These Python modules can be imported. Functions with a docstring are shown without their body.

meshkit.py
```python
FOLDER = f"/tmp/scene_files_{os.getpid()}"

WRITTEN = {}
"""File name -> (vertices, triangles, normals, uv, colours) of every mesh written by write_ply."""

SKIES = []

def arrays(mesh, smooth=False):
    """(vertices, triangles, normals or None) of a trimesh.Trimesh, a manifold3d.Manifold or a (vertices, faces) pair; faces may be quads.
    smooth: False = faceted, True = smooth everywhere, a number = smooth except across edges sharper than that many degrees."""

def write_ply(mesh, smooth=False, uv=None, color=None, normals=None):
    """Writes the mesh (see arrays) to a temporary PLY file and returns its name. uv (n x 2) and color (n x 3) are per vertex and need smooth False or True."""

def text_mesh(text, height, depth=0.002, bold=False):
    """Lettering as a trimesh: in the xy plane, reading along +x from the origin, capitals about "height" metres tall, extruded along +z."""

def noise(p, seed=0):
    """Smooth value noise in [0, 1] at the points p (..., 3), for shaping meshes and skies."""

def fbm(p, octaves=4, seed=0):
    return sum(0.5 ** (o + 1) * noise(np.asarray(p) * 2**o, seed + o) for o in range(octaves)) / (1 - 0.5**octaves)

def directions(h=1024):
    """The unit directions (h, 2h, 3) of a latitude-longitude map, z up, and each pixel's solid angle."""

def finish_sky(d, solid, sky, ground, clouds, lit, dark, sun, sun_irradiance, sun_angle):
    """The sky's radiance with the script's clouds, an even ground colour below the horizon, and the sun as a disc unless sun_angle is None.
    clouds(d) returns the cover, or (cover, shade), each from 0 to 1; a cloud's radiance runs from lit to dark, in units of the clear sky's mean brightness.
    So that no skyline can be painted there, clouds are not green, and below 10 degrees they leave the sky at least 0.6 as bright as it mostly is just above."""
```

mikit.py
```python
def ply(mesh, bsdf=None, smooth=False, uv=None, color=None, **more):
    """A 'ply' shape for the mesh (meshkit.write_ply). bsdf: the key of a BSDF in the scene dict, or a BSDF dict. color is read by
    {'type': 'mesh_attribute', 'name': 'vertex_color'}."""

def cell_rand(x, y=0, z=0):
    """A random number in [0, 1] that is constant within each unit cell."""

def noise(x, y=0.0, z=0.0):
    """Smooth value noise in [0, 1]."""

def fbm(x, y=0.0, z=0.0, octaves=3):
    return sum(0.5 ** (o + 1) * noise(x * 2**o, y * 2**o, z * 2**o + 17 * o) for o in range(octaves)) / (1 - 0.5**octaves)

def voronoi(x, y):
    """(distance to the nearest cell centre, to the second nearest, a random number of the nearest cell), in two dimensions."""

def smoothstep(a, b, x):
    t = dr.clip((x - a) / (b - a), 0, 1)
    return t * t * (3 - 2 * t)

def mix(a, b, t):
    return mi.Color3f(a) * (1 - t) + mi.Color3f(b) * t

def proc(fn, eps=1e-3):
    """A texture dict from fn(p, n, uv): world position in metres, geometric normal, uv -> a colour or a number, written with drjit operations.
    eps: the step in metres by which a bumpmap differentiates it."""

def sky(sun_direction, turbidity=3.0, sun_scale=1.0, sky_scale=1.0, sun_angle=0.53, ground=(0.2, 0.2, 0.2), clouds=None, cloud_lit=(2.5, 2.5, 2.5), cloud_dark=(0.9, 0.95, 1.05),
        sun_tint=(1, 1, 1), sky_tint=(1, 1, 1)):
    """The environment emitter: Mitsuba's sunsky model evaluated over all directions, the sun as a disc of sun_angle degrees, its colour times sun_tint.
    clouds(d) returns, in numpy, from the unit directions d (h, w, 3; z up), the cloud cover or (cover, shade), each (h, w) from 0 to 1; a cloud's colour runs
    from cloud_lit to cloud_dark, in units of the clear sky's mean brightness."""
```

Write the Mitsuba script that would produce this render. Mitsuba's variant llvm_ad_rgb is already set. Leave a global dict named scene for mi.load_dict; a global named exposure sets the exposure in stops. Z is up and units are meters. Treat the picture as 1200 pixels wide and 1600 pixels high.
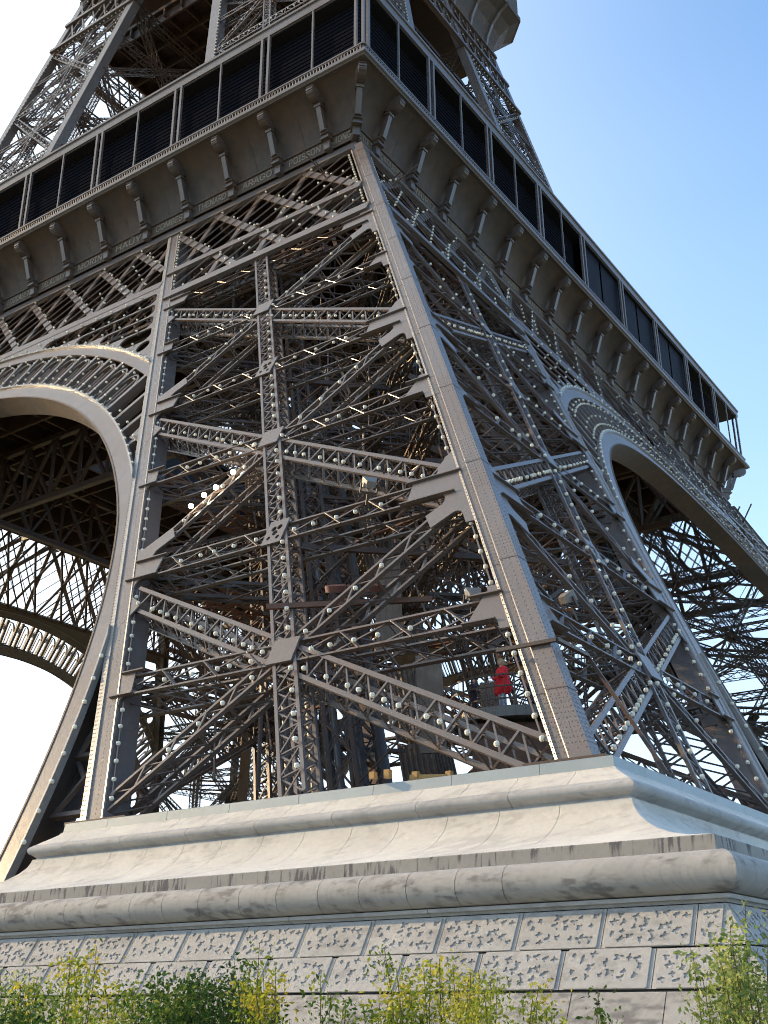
import math, random
import numpy as np, trimesh, mitsuba as mi, mikit, meshkit
import drjit as dr
import shapely
from shapely.geometry import Polygon, LineString, Point, box as sbox
from shapely import affinity
import manifold3d as m3
from mikit import proc, noise, fbm, smoothstep, mix, cell_rand

# ------------------------------------------------------------------ camera, sky, exposure
T = mi.ScalarTransform4f
scene, labels = {}, {}
CAM = np.array([64.986, -77.048, 1.792])
YAW, PIT, ROL, FOC = 2.17, 0.40460, -0.00738, 1775.35
FW = np.array([math.cos(YAW) * math.cos(PIT), math.sin(YAW) * math.cos(PIT), math.sin(PIT)])
RT0 = np.array([math.sin(YAW), -math.cos(YAW), 0]); UP0 = np.cross(RT0, FW)
UPV = -math.sin(ROL) * RT0 + math.cos(ROL) * UP0
scene['camera'] = {'type': 'perspective', 'fov': math.degrees(2 * math.atan(800 / FOC)), 'fov_axis': 'y', 'near_clip': 0.1, 'far_clip': 6000.0,
                   'to_world': T().look_at(origin=CAM.tolist(), target=(CAM + FW).tolist(), up=UPV.tolist())}
SUN = (-0.905, -0.19, 0.38)
SUNV = np.array(SUN) / np.linalg.norm(SUN)
def veil(d):      # thin high haze, whitest round the sun and low down
    ang = np.degrees(np.arccos(np.clip(d @ SUNV, -1, 1))); el = np.degrees(np.arcsin(np.clip(d[..., 2], -1, 1)))
    n = meshkit.fbm(d * np.array([2.2, 2.2, 5.0]), 3, 4)
    t = np.clip((80 - ang) / 44, 0, 1) ** 1.5 * .97 + .62 * np.exp(-np.maximum(el - 8, 0) / 21) + .08 * (n - .5)
    return np.clip(t, 0, .97)
scene['sky'] = mikit.sky(SUN, turbidity=3.0, sun_scale=1.0, sky_scale=1.65, sun_tint=(1.0, 0.955, 0.88), sky_tint=(0.66, 1.05, 1.34), clouds=veil, cloud_lit=(1.95, 2.2, 2.4), cloud_dark=(1.2, 1.25, 1.3))
exposure = 2.42

# ------------------------------------------------------------------ helpers
def nrm(v): v = np.asarray(v, float); return v / np.maximum(np.linalg.norm(v, axis=-1, keepdims=True), 1e-9)
BOXF = np.array([[0, 2, 1], [1, 2, 3], [4, 5, 6], [5, 7, 6], [0, 1, 4], [1, 5, 4], [2, 6, 3], [3, 6, 7], [0, 4, 2], [2, 4, 6], [1, 3, 5], [3, 7, 5]])
class MB:
    def __init__(s): s.V, s.F, s.n = [], [], 0
    def add(s, v, f):
        v = np.asarray(v, float).reshape(-1, 3); s.V.append(v); s.F.append(np.asarray(f).reshape(-1, 3) + s.n); s.n += len(v); return s
    def mesh(s, m): return s.add(m.vertices, m.faces)
    def bar(s, P, Q, w, h, up):
        P, Q = np.atleast_2d(np.asarray(P, float)), np.atleast_2d(np.asarray(Q, float))
        P, Q = np.broadcast_arrays(P, Q)
        if len(P) == 0: return s
        e = nrm(Q - P); up = np.broadcast_to(np.asarray(up, float), P.shape)
        sd = nrm(np.cross(e, up)); u = nrm(np.cross(sd, e))
        c = []
        for A in (P, Q):
            for a in (-1, 1):
                for b in (-1, 1): c.append(A + sd * (a * w / 2) + u * (b * h / 2))
        v = np.stack(c, 1)
        f = (np.arange(len(P)) * 8)[:, None, None] + BOXF[None]
        return s.add(v.reshape(-1, 3), f.reshape(-1, 3))
    def box(s, lo, hi):
        lo, hi = np.asarray(lo, float), np.asarray(hi, float)
        v = np.array([[(lo, hi)[i][0], (lo, hi)[j][1], (lo, hi)[k][2]] for i in (0, 1) for j in (0, 1) for k in (0, 1)])
        return s.add(v, BOXF)
    def poly(s, path, sides_r, sides=6):
        """tube along a path"""
        p = np.asarray(path, float); t = nrm(np.gradient(p, axis=0))
        a = nrm(np.cross(t, np.where(np.abs(t[:, 2:]) < .9, [0, 0, 1.], [1., 0, 0]))); b = np.cross(t, a)
        r = np.broadcast_to(sides_r, (len(p),))
        an = np.arange(sides) * 2 * np.pi / sides
        v = p[:, None] + r[:, None, None] * (np.cos(an)[None, :, None] * a[:, None] + np.sin(an)[None, :, None] * b[:, None])
        f = []
        for i in range(len(p) - 1):
            for j in range(sides):
                q = [i * sides + j, i * sides + (j + 1) % sides, (i + 1) * sides + (j + 1) % sides, (i + 1) * sides + j]
                f += [[q[0], q[1], q[2]], [q[0], q[2], q[3]]]
        return s.add(v, f)
    def vf(s): return np.concatenate(s.V), np.concatenate(s.F)

used = {}
def key(base):
    k = used.get(base, -1) + 1; used[base] = k
    return base if k == 0 else f'{base}_{k:03d}'
def shape(m, mat, smooth=False, **kw):
    if isinstance(m, MB): m = m.vf()
    elif isinstance(m, trimesh.Trimesh): m = (m.vertices, m.faces)
    return mikit.ply(m, mat, smooth=smooth, **kw)
def emit(base, m, mat, smooth=False, stuff=False, **kw):
    k = key(base); scene[k] = shape(m, mat, smooth, **kw)
    if stuff: labels[k] = {'kind': 'stuff'}
    return k
def xf(M): return T(np.asarray(M, float).tolist())
def tag(k, label, cat, group=None, kind=None):
    labels[k] = {'label': label, 'category': cat}
    if group: labels[k]['group'] = group
    if kind: labels[k]['kind'] = kind

# ------------------------------------------------------------------ materials
def mat(name, fn, rough=0.5, spec=0.5, bump=None, bscale=0.01, metallic=0.0, eps=2e-3, **kw):
    b = {'type': 'principled', 'base_color': proc(fn) if callable(fn) else {'type': 'rgb', 'value': list(fn)}, 'roughness': rough, 'specular': spec, 'metallic': metallic, **kw}
    if bump: b = {'type': 'bumpmap', 'arbitrary': proc(bump, eps), 'scale': bscale, 'bsdf': b}
    scene[name] = {'type': 'twosided', 'bsdf': b}
def steelfn(base, rust, amt):
    def fn(p, n, uv):
        a = fbm(p.x * 0.35, p.y * 0.35, p.z * 0.35, 3); b = fbm(p.x * 3.1, p.y * 3.1, p.z * 1.3, 3)
        c = mix(base, rust, smoothstep(0.5 - amt * .35, 0.78 - amt * .3, 0.6 * a + 0.4 * b))
        return c * (0.82 + 0.36 * b)
    return fn
mat('steel', steelfn((0.103, 0.087, 0.080), (0.108, 0.075, 0.06), 0.4), 0.36, 0.6)
mat('steel_plate', steelfn((0.135, 0.117, 0.110), (0.122, 0.095, 0.082), 0.4), 0.37, 0.6)
mat('steel_shaded', steelfn((0.052, 0.044, 0.038), (0.075, 0.04, 0.024), 0.6), 0.45, 0.5)  # darker copy of the outer paint, with interior shade put into its colour
mat('steel_rust', steelfn((0.08, 0.052, 0.038), (0.12, 0.055, 0.03), 0.9), 0.5, 0.4)
mat('steel_far', steelfn((0.06, 0.053, 0.05), (0.065, 0.05, 0.04), 0.2), 0.5, 0.4)
mat('cove', steelfn((0.082, 0.067, 0.057), (0.10, 0.069, 0.049), 0.5), 0.6, 0.3)
mat('gold', (0.185, 0.15, 0.10), 0.45, 0.5)
mat('net', (0.012, 0.0125, 0.017), 0.9, 0.0)
mat('dark_wall', (0.02, 0.021, 0.026), 0.6, 0.3)
mat('pane', (0.014, 0.015, 0.022), 0.5, 0.04)
mat('bulb', (0.80, 0.76, 0.62), 0.25, 0.5)
mat('pipe', steelfn((0.085, 0.085, 0.09), (0.10, 0.085, 0.07), 0.4), 0.4, 0.5)
mat('sheeting', steelfn((0.36, 0.31, 0.25), (0.17, 0.13, 0.10), 0.9), 0.6, 0.3)
mat('red_paint', (0.10, 0.04, 0.033), 0.5, 0.4)
mat('orange', (0.36, 0.2, 0.06), 0.5, 0.4)
mat('lamp_box', (0.17, 0.16, 0.145), 0.45, 0.5)
mat('zinc', steelfn((0.30, 0.34, 0.35), (0.24, 0.28, 0.28), 0.4), 0.45, 0.5)

def stonefn(base, dirt, streak, blotch=0.0):
    def fn(p, n, uv):
        a = fbm(p.x * 1.3, p.y * 1.3, p.z * 1.3, 4); b = fbm(p.x * 14, p.y * 14, p.z * 14, 3)
        r = noise(p.x * 0.9 + 3, p.y * 0.9, p.z * 1.4)
        c = mi.Color3f(base) * (0.8 + 0.25 * a + 0.18 * b) * (0.93 + 0.14 * r)
        u = p.x - p.y
        s = fbm(u * 17.0, p.z * 2.2 + noise(u * 5) * 2, 2.0, 4) * (0.45 + 1.1 * fbm(u * 2.1, p.z * 2.5, 5.0, 3))
        q = fbm(u * 4.5, p.z * 11.0, 9.0, 4) * (.35 + 1.2 * fbm(u * 1.1, p.z * 4, 1.0, 3))
        return mix(mix(c, mi.Color3f(dirt), streak * smoothstep(0.5, 0.78, s)), mi.Color3f(dirt), blotch * smoothstep(.42, .85, q))
    return fn
def stonebump(p, n, uv): return fbm(p.x * 22, p.y * 22, p.z * 22, 3)
STW, STD = (0.335, 0.328, 0.312), (0.13, 0.12, 0.115)
mat('stone', stonefn(STW, STD, 0.06, .3), 0.85, 0.2, stonebump, 0.006)
mat('stone_clean_sunlit', stonefn((0.46, 0.435, 0.385), STD, 0.0, .22), 0.85, 0.2, stonebump, 0.005)  # cleaner stone; sunlight on the upward slope put into its paler, warmer colour
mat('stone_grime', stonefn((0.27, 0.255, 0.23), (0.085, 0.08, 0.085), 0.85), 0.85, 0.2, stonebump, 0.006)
mat('stone_torus', stonefn((0.305, 0.295, 0.275), (0.095, 0.088, 0.09), 0.14, .7), 0.8, 0.25, stonebump, 0.005)
mat('stone_joint', (0.09, 0.085, 0.08), 0.9, 0.1)

# ------------------------------------------------------------------ tower dimensions
Z0, WB, ZT, WT, LW = 6.585, 54.354, 49.47, 32.871, 15.525
K = (WB - WT) / (ZT - Z0)
def w(z): return WB - K * (np.asarray(z, float) - Z0)
NF = nrm([0, -1, K])                      # outward normal of the first face
def FP(x, z, h=0.0):
    x, z, h = np.broadcast_arrays(*(np.asarray(v, float) for v in (x, z, h)))
    return np.stack([x, -w(z), z], -1) + h[..., None] * NF
def fplate(mb, poly, h0, h1):
    """a shapely polygon in (x, z) of the first face as a plate between heights h0..h1 over it"""
    for g in getattr(poly, 'geoms', [poly]):
        if g.is_empty or g.geom_type != 'Polygon' or g.area < 1e-4: continue
        m = trimesh.creation.extrude_polygon(g, 1.0, engine='earcut')
        v = m.vertices
        mb.add(FP(v[:, 0], v[:, 1], h0 + v[:, 2] * (h1 - h0)), m.faces)
    return mb
# symmetries of the tower about its axis at (.225,.225)
I4 = np.eye(4); SH = .30
MD = np.array([[0, -1, 0, SH], [-1, 0, 0, SH], [0, 0, 1, 0], [0, 0, 0, 1.]])       # first face <-> second face, near leg onto itself
MX = np.array([[-1, 0, 0, SH], [0, 1, 0, 0], [0, 0, 1, 0], [0, 0, 0, 1.]])
R2 = np.array([[-1, 0, 0, SH], [0, -1, 0, SH], [0, 0, 1, 0], [0, 0, 0, 1.]])
def app(M, P): return np.asarray(P) @ M[:3, :3].T + M[:3, 3]

bulbs = []           # world positions
def lattice_beam(mb, P, Q, n, h, d, style, mat_n=None):
    P, Q, n = np.asarray(P, float), np.asarray(Q, float), nrm(n)
    L = np.linalg.norm(Q - P); e = (Q - P) / L; u = nrm(np.cross(n, e)); n = nrm(np.cross(e, u))
    if u[2] < -1e-6: u = -u
    if np.dot(n, np.cross(e, u)) < 0: pass
    pt = lambda s, a, b: P + np.asarray(s)[..., None] * e + a * u + b * n
    pitch = {'A': .98, 'B': 1.75, 'C': 1.15, 'M': .85, 'S': 1.6}[style]
    N = max(2, int(round(L / pitch))); s = np.linspace(0, L, N + 1)
    cu, cn = {'A': (.15, .10), 'B': (.07, .13), 'C': (.10, .14), 'M': (.11, .11), 'S': (.12, .12)}[style]
    for b in (-cn / 2, -d + cn / 2):
        for a in (h / 2 - cu / 2, -h / 2 + cu / 2): mb.bar(pt(0., a, b), pt(L, a, b), cn, cu, u)
    ht = h / 2 - cu * .5
    for b, fr in ((-.03, 1), (-d + .03, 0)):
        if style == 'A':
            mb.bar(pt(s[1:-1], -ht, b), pt(s[1:-1], ht, b), .07, .06, n)
            mb.bar(pt(s[:-1], -ht, b - .04), pt(s[1:], ht, b - .04), .05, .035, n)
        elif style == 'B':
            mb.bar(pt(s[:-1], -ht, b - .05), pt(s[1:], ht, b - .05), .055, .04, n)
            mb.bar(pt(s[:-1] + .1 * pitch, ht, b), pt(s[:-1] + .62 * pitch, -ht, b), .12, .03, n * .6 + u * .8)
        elif style == 'C':
            sm = (s[:-1] + s[1:]) / 2
            mb.bar(pt(s[:-1], -ht, b), pt(sm, ht, b), .06, .05, n)
            mb.bar(pt(sm, ht, b - .04), pt(s[1:], -ht, b - .04), .04, .035, n)
        elif style == 'M':
            mb.bar(pt(s[:-1], -ht, b), pt(s[1:], ht, b), .05, .03, n)
            mb.bar(pt(s[:-1], ht, b - .035), pt(s[1:], -ht, b - .035), .05, .03, n)
            mb.bar(pt(s[1:-1], -ht, b - .02), pt(s[1:-1], ht, b - .02), .05, .03, n)
        else:
            mb.bar(pt(s[:-1], -ht, b), pt(s[1:], ht, b), .06, .04, n)
            mb.bar(pt(s[:-1], ht, b - .05), pt(s[1:], -ht, b - .05), .06, .04, n)
    for a in (ht, -ht):
        mb.bar(pt(s, a, -cn * .5), pt(s, a, -d + cn * .5), .05, .04, u)
        mb.bar(pt(s[:-1], a - .03, -cn * .5), pt(s[1:], a - .03, -d + cn * .5), .05, .03, u)
    return pt, L

# ------------------------------------------------------------------ near leg, built on the first face then mirrored
TW = 'iron_tower'
tag(TW, 'huge brown-grey riveted iron lattice tower filling the picture above the stone pedestal', 'tower')
leg_parts = []       # (part name, mesh, material, on_face?) placed for every leg; on_face parts are mirrored too
def Lx(z): return w(z) - LW
def prism(P, Q, rects):
    """column: rectangles (x0,x1,y0,y1) around the line P..Q"""
    mb = MB()
    for x0, x1, y0, y1 in rects:
        v = np.array([[A[0] + x, A[1] + y, A[2]] for A in (P, Q) for x in (x0, x1) for y in (y0, y1)])
        mb.add(v, BOXF)
    return mb
zb, zt = 6.45, 48.75
Oa, Ob = [w(zb), -w(zb), zb], [w(zt), -w(zt), zt]
La, Lb = [w(zb) - LW, -w(zb), zb], [w(zt) - LW, -w(zt), zt]
Ra, Rb = app(MD, La), app(MD, Lb)
Ia, Ib = [w(zb) - LW, -w(zb) + LW, zb], [w(zt) - LW, -w(zt) + LW, zt]

def mirr(r): x0, x1, y0, y1 = r; return (SH - y1, SH - y0, SH - x1, SH - x0)
fl = [(-.40, .07, 0, .07), (-.40, -.34, .07, .85)]
st = [(-.11, 0, -.05, .0), (-.72, -.63, -.045, .0)]
leg_parts.append(('column', prism(Oa, Ob, [(.07, .60, -.3, .23)] + fl + [mirr(r) for r in fl]), 'steel_plate', 0))
def strip(P, Q, x0, x1, d0, d1, y=0.0):
    v = np.array([[A[0] + x, A[1] + y - d, A[2]] for A in (P, Q) for x, d in ((x0, -.02), (x0, d0), (x1, d1), (x1, -.02))])
    return MB().add(v, [[0, 1, 5], [0, 5, 4], [1, 2, 6], [1, 6, 5], [2, 3, 7], [2, 7, 6], [0, 2, 1], [0, 3, 2], [4, 5, 6], [4, 6, 7]])
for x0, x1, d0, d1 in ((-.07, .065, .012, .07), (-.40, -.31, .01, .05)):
    leg_parts.append(('angle_bar', strip(Oa, Ob, x0, x1, d0, d1), 'steel_glint', 0)); q = strip(Oa, Ob, x0, x1, d0, d1).vf(); qa = q[0].copy(); qa[:, 0], qa[:, 1] = SH - q[0][:, 1], SH - q[0][:, 0]
    leg_parts.append(('angle_bar', MB().add(qa, q[1]), 'steel_glint', 0))
Lfl = [(.3, .95, 0, .07), (.88, .95, .07, 1.0), (0.02, .08, .1, 1.0)]
Lst = [(0, .3, -.12, .1), (.88, .95, -.04, 0)]
leg_parts.append(('column', prism(La, Lb, Lfl), 'steel_plate', 1))
leg_parts.append(('angle_bar', strip(La, Lb, 0, .3, .02, .06), 'steel_glint', 1)); leg_parts.append(('angle_bar', strip(La, Lb, .87, .95, .015, .04), 'steel_glint', 1))
leg_parts.append(('column', prism(Ia, Ib, [(0, .9, -.9, 0)]), 'steel_shaded', 0))
mat('steel_glint', steelfn((0.24, 0.222, 0.2), (0.2, 0.18, 0.155), 0.1), 0.34, 0.8)  # paler than the plates: sun glint put into the colour

# rivets on the near column plates and joint covers
rv = MB()
cone = np.array([[math.cos(a), math.sin(a), 0] for a in np.arange(6) * math.pi / 3] + [[.55 * math.cos(a), .55 * math.sin(a), .5] for a in np.arange(6) * math.pi / 3])
conef = [[i, (i + 1) % 6, 6 + (i + 1) % 6] for i in range(6)] + [[i, 6 + (i + 1) % 6, 6 + i] for i in range(6)] + [[6, 6 + i, 7 + i] for i in range(1, 5)]
def rivets(mb, P, n, r=.022):
    P = np.asarray(P, float).reshape(-1, 3); n = nrm(n); a = nrm(np.cross(n, [.3, .2, .9])); b = np.cross(n, a)
    v = P[:, None] + r * (cone[None, :, :1] * a + cone[None, :, 1:2] * b + cone[None, :, 2:] * n)
    f = (np.arange(len(P)) * 12)[:, None, None] + np.array(conef)[None]
    mb.add(v.reshape(-1, 3), f.reshape(-1, 3))
zr = np.arange(6.7, 48, .155)
def colpts(dx, dy, zz): return np.stack([w(zz) + dx, -w(zz) + dy, zz], -1)
for dx in (0., -.12, -.27, -.355): rivets(rv, colpts(dx, -.04 if dx in (0., -.355) else 0, zr), [0, -1, K])
for dx in (.12, .34, .55): rivets(rv, colpts(dx, -.3, zr), [0, -1, K])
for dy in (-.24, -.03, .18): rivets(rv, colpts(.60, dy, zr), [1, 0, K])
for zc, hh in ((7.6, .75), (13.2, .5), (17.0, 1.2), (21.5, .5), (27.8, 1.2)):
    zz = np.arange(zc - hh, zc + hh, .13)
    for dx in np.arange(-.26, -.1, .07): rivets(rv, colpts(dx, 0, zz), [0, -1, K], .02)
    for dx in np.arange(.16, .54, .09): rivets(rv, colpts(dx, -.3, zz), [0, -1, K], .02)
    for dy in np.arange(-.2, .2, .09): rivets(rv, colpts(.60, dy, zz), [1, 0, K], .02)
for dx in (.07, .15, .23): rivets(rv, np.stack([w(zr) - LW + dx, -w(zr) - .045, zr], -1), [0, -1, K])
for dx in (.36, .62, .84): rivets(rv, np.stack([w(zr) - LW + dx, -w(zr), zr], -1), [0, -1, K])
# joint cover plates
covs = []
for zc in np.arange(8.3, 48, 4.35):
    P0, P1 = [w(zc) , -w(zc), zc], [w(zc + .05), -w(zc + .05), zc + .05]
    cov = MB()
    for r in ((.06, .615, -.315, .24), (-.39, -.08, -.014, .03)):
        q = prism(P0, P1, [r]); cov.add(*q.vf())
    leg_parts.append(('joint_cover', cov, 'steel', 0))

NODES = [(6.5, 16.5), (16.5, 27.5), (27.5, 38.6)]
MIDS = [11.2, 22.1, 33.2]
def ftpt(s, z, h=0.0):   # s = 0 at the outer edge, 1 at the inner edge
    return FP(w(z) - s * LW, z, h)
# ledge-like cross beams etc. on the outer face
face = []
def fbeam(name, P, Q, h, d, style, m='steel', bulb=None):
    mb = MB(); pt, L = lattice_beam(mb, P, Q, NF, h, d, style); face.append((name, mb, m)); return pt, L
rnd = random.Random(5)
face_bulbs = []
def bulbs_on(pt, L, a, pitch, s0=2.6, jit=.1, b=.13):
    s = s0
    while s < L - 2.2:
        
        if abs(s - L / 2) > .75: face_bulbs.append(pt(np.array(s + rnd.uniform(-jit, jit)), a, b))
        s += pitch
for i, (za, zc) in enumerate(NODES):
    pt, L = fbeam('diagonal_beam', ftpt(.045, za + .3, -.08), ftpt(.945, zc - 1.15, -.08), .98, 1.1, 'A')
    s = 1.2
    while s < L - 1:
        if abs(s - L / 2) > .75: face_bulbs.append(pt(np.array(s), -.2, .1))
        s += rnd.choice([.5, .6, 1.0, 1.1])
    pt, L = fbeam('diagonal_beam', ftpt(.955, za + .4, -.1), ftpt(.05, zc - .75, -.1), .62, 1.0, 'C')
    bulbs_on(pt, L, -.18, 1.02, jit=.06)
for z in MIDS + [16.5, 27.5]:
    pt, L = fbeam('cross_beam', ftpt(.955, z, -.05), ftpt(.045, z, -.05), .86, 1.2, 'B')
    bulbs_on(pt, L, -.22, .9, jit=.25)
fbeam('cross_beam', ftpt(.955, 38.7, -.15), ftpt(.045, 38.7, -.15), .7, 1.0, 'B', 'steel_shaded')
for fx in (lambda z: w(z) - .56, lambda z: Lx(z) + 1.1):     # the cables that carry the bulbs along the columns
    for z0_, z1_ in ((7.2, 10.6), (11.9, 15.6), (17.4, 21.4), (22.8, 26.6), (28.4, 32.5), (33.9, 38.)):
        face.append(('bulb_cable', MB().bar(FP(fx(z0_), z0_, -.12), FP(fx(z1_), z1_, -.12), .045, .045, NF), 'steel'))
pt, L = fbeam('middle_post', ftpt(.5, 6.5, -.02), ftpt(.5, 39.5, -.02), .82, .9, 'M')
s = .8
while s < 37:
    zz = (P_ := pt(np.array(s), .28, .13))[2]
    if min(abs(zz - q) for q in MIDS + [16.5, 27.5]) > .6: face_bulbs.append(P_)
    s += .92 + rnd.uniform(-.12, .12)
for z in np.arange(7.2, 38.5, .62):
    if min(abs(z - q) for q in (11.2, 16.5, 22.1, 27.5, 33.2)) > .75:
        face_bulbs.append(FP(w(z) - .56, z, -.1)); face_bulbs.append(FP(Lx(z) + 1.1, z, -.1))
for z in np.arange(40.1, 48.4, .42):
    face_bulbs.append(FP(w(z) - .62, z, .0)); face_bulbs.append(FP(Lx(z) + 1.1, z, 0.))
# gusset plates
def stub(P, Q, l, hw): return LineString([P, (P[0] + (Q[0] - P[0]) * l, P[1] + (Q[1] - P[1]) * l)]).buffer(hw, cap_style=2)
gus, ledge = [], []
def OX(z): return float(w(z))
for z in (16.5, 27.5, 38.3):
    for side in (0, 1):
        e = (lambda q: float(w(q)) - .2) if side == 0 else (lambda q: float(Lx(q)) + .5)
        sg = -1 if side == 0 else 1
        x0 = e(z)
        col = Polygon([(e(z - 1.9) , z - 1.9), (e(z + 1.3), z + 1.3), (e(z + 1.3) + sg * .5, z + 1.3), (e(z - 1.9) + sg * .5, z - 1.9)])
        arm = sbox(min(x0, x0 + sg * (2.1 if side == 0 else 1.7)), z - .42, max(x0, x0 + sg * (2.1 if side == 0 else 1.7)), z + .42)
        if side == 0: up = stub((x0, z + .55), (x0 - 6, z + 4.6 if 0 else z + 3.9), .19, .36); dn = stub((x0 + .2, z - .75), (x0 - 6, z - 4.6), .19, .33)
        else: up = stub((x0, z + .55), (x0 + 6, z + 4.9), .25, .35); dn = stub((x0 - .1, z - 1.15), (x0 + 6, z - 4.8), .28, .5)
        pl = shapely.union_all([col, arm, up, dn]).buffer(.28).buffer(-.28)
        gus.append(fplate(MB(), pl, -.055, .006))
        for dz in (.44, -.44): ledge.append(MB().bar(FP(x0 + sg * .3, z + dz, .05), FP(x0 + sg * (2.3 if side == 0 else 1.9), z + dz, .05), .05, .13, NF))
for z in MIDS:
    for side in (0, 1):
        e = (lambda q: float(w(q)) - .2) if side == 0 else (lambda q: float(Lx(q)) + .5)
        sg = -1 if side == 0 else 1; x0 = e(z)
        col = Polygon([(e(z - .75), z - .75), (e(z + .75), z + .75), (e(z + .75) + sg * .5, z + .75), (e(z - .75) + sg * .5, z - .75)])
        arm = Polygon([(x0, z - .42), (x0 + sg * 1.2, z - .42), (x0 + sg * .9, z + .42), (x0, z + .42)])
        gus.append(fplate(MB(), shapely.union_all([col, arm]).buffer(.15).buffer(-.15), -.055, .006))
        for dz in (.44, -.44): ledge.append(MB().bar(FP(x0 + sg * .3, z + dz, .05), FP(x0 + sg * 1.3, z + dz, .05), .05, .13, NF))
for g in gus: face.append(('gusset_plate', g, 'steel_plate'))
for g in ledge: face.append(('ledge', g, 'steel'))
for z in MIDS:       # plates where the braces cross
    c = float(w(z)) - LW / 2
    face.append(('crossing_plate', fplate(MB(), sbox(c - .46, z - .42, c + .50, z + .42), -.03, .05), 'steel_plate'))
for z in (16.5, 27.5):   # pierced ornamental plates
    c = float(w(z)) - LW / 2
    pl = sbox(c - .42, z - .55, c + .42, z + .5)
    for a, b, r in ((-.12, .12, .11), (.12, .16, .11), (0, -.08, .11), (-.2, -.28, .08), (.2, -.3, .08)): pl = pl.difference(Point(c + a, z + b).buffer(r, 6))
    face.append(('pierced_plate', fplate(MB(), pl, -.02, .05), 'steel_plate'))
# inner faces of the leg (towards the tower's middle)
inner = []
NI = nrm([-1, 0, -K * 0 - .0]); NI = nrm([-1, 0, -K])
def IP(s, z, off=0.0):      # s=0 at the L column, 1 at the I column
    return np.array([w(z) - LW + SH, -w(z) + s * LW, z]) + off * NI
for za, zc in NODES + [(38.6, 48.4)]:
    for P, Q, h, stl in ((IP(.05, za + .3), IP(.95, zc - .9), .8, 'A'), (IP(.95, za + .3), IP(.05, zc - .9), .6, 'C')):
        mb = MB(); lattice_beam(mb, P, Q, NI, h, .9, stl); inner.append(('diagonal_beam', mb, 'steel_shaded'))
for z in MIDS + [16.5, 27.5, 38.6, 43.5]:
    mb = MB(); lattice_beam(mb, IP(.05, z), IP(.95, z), NI, .8, 1.0, 'S'); inner.append(('cross_beam', mb, 'steel_rust' if z in (22.1, 16.5) else 'steel_shaded'))
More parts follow.
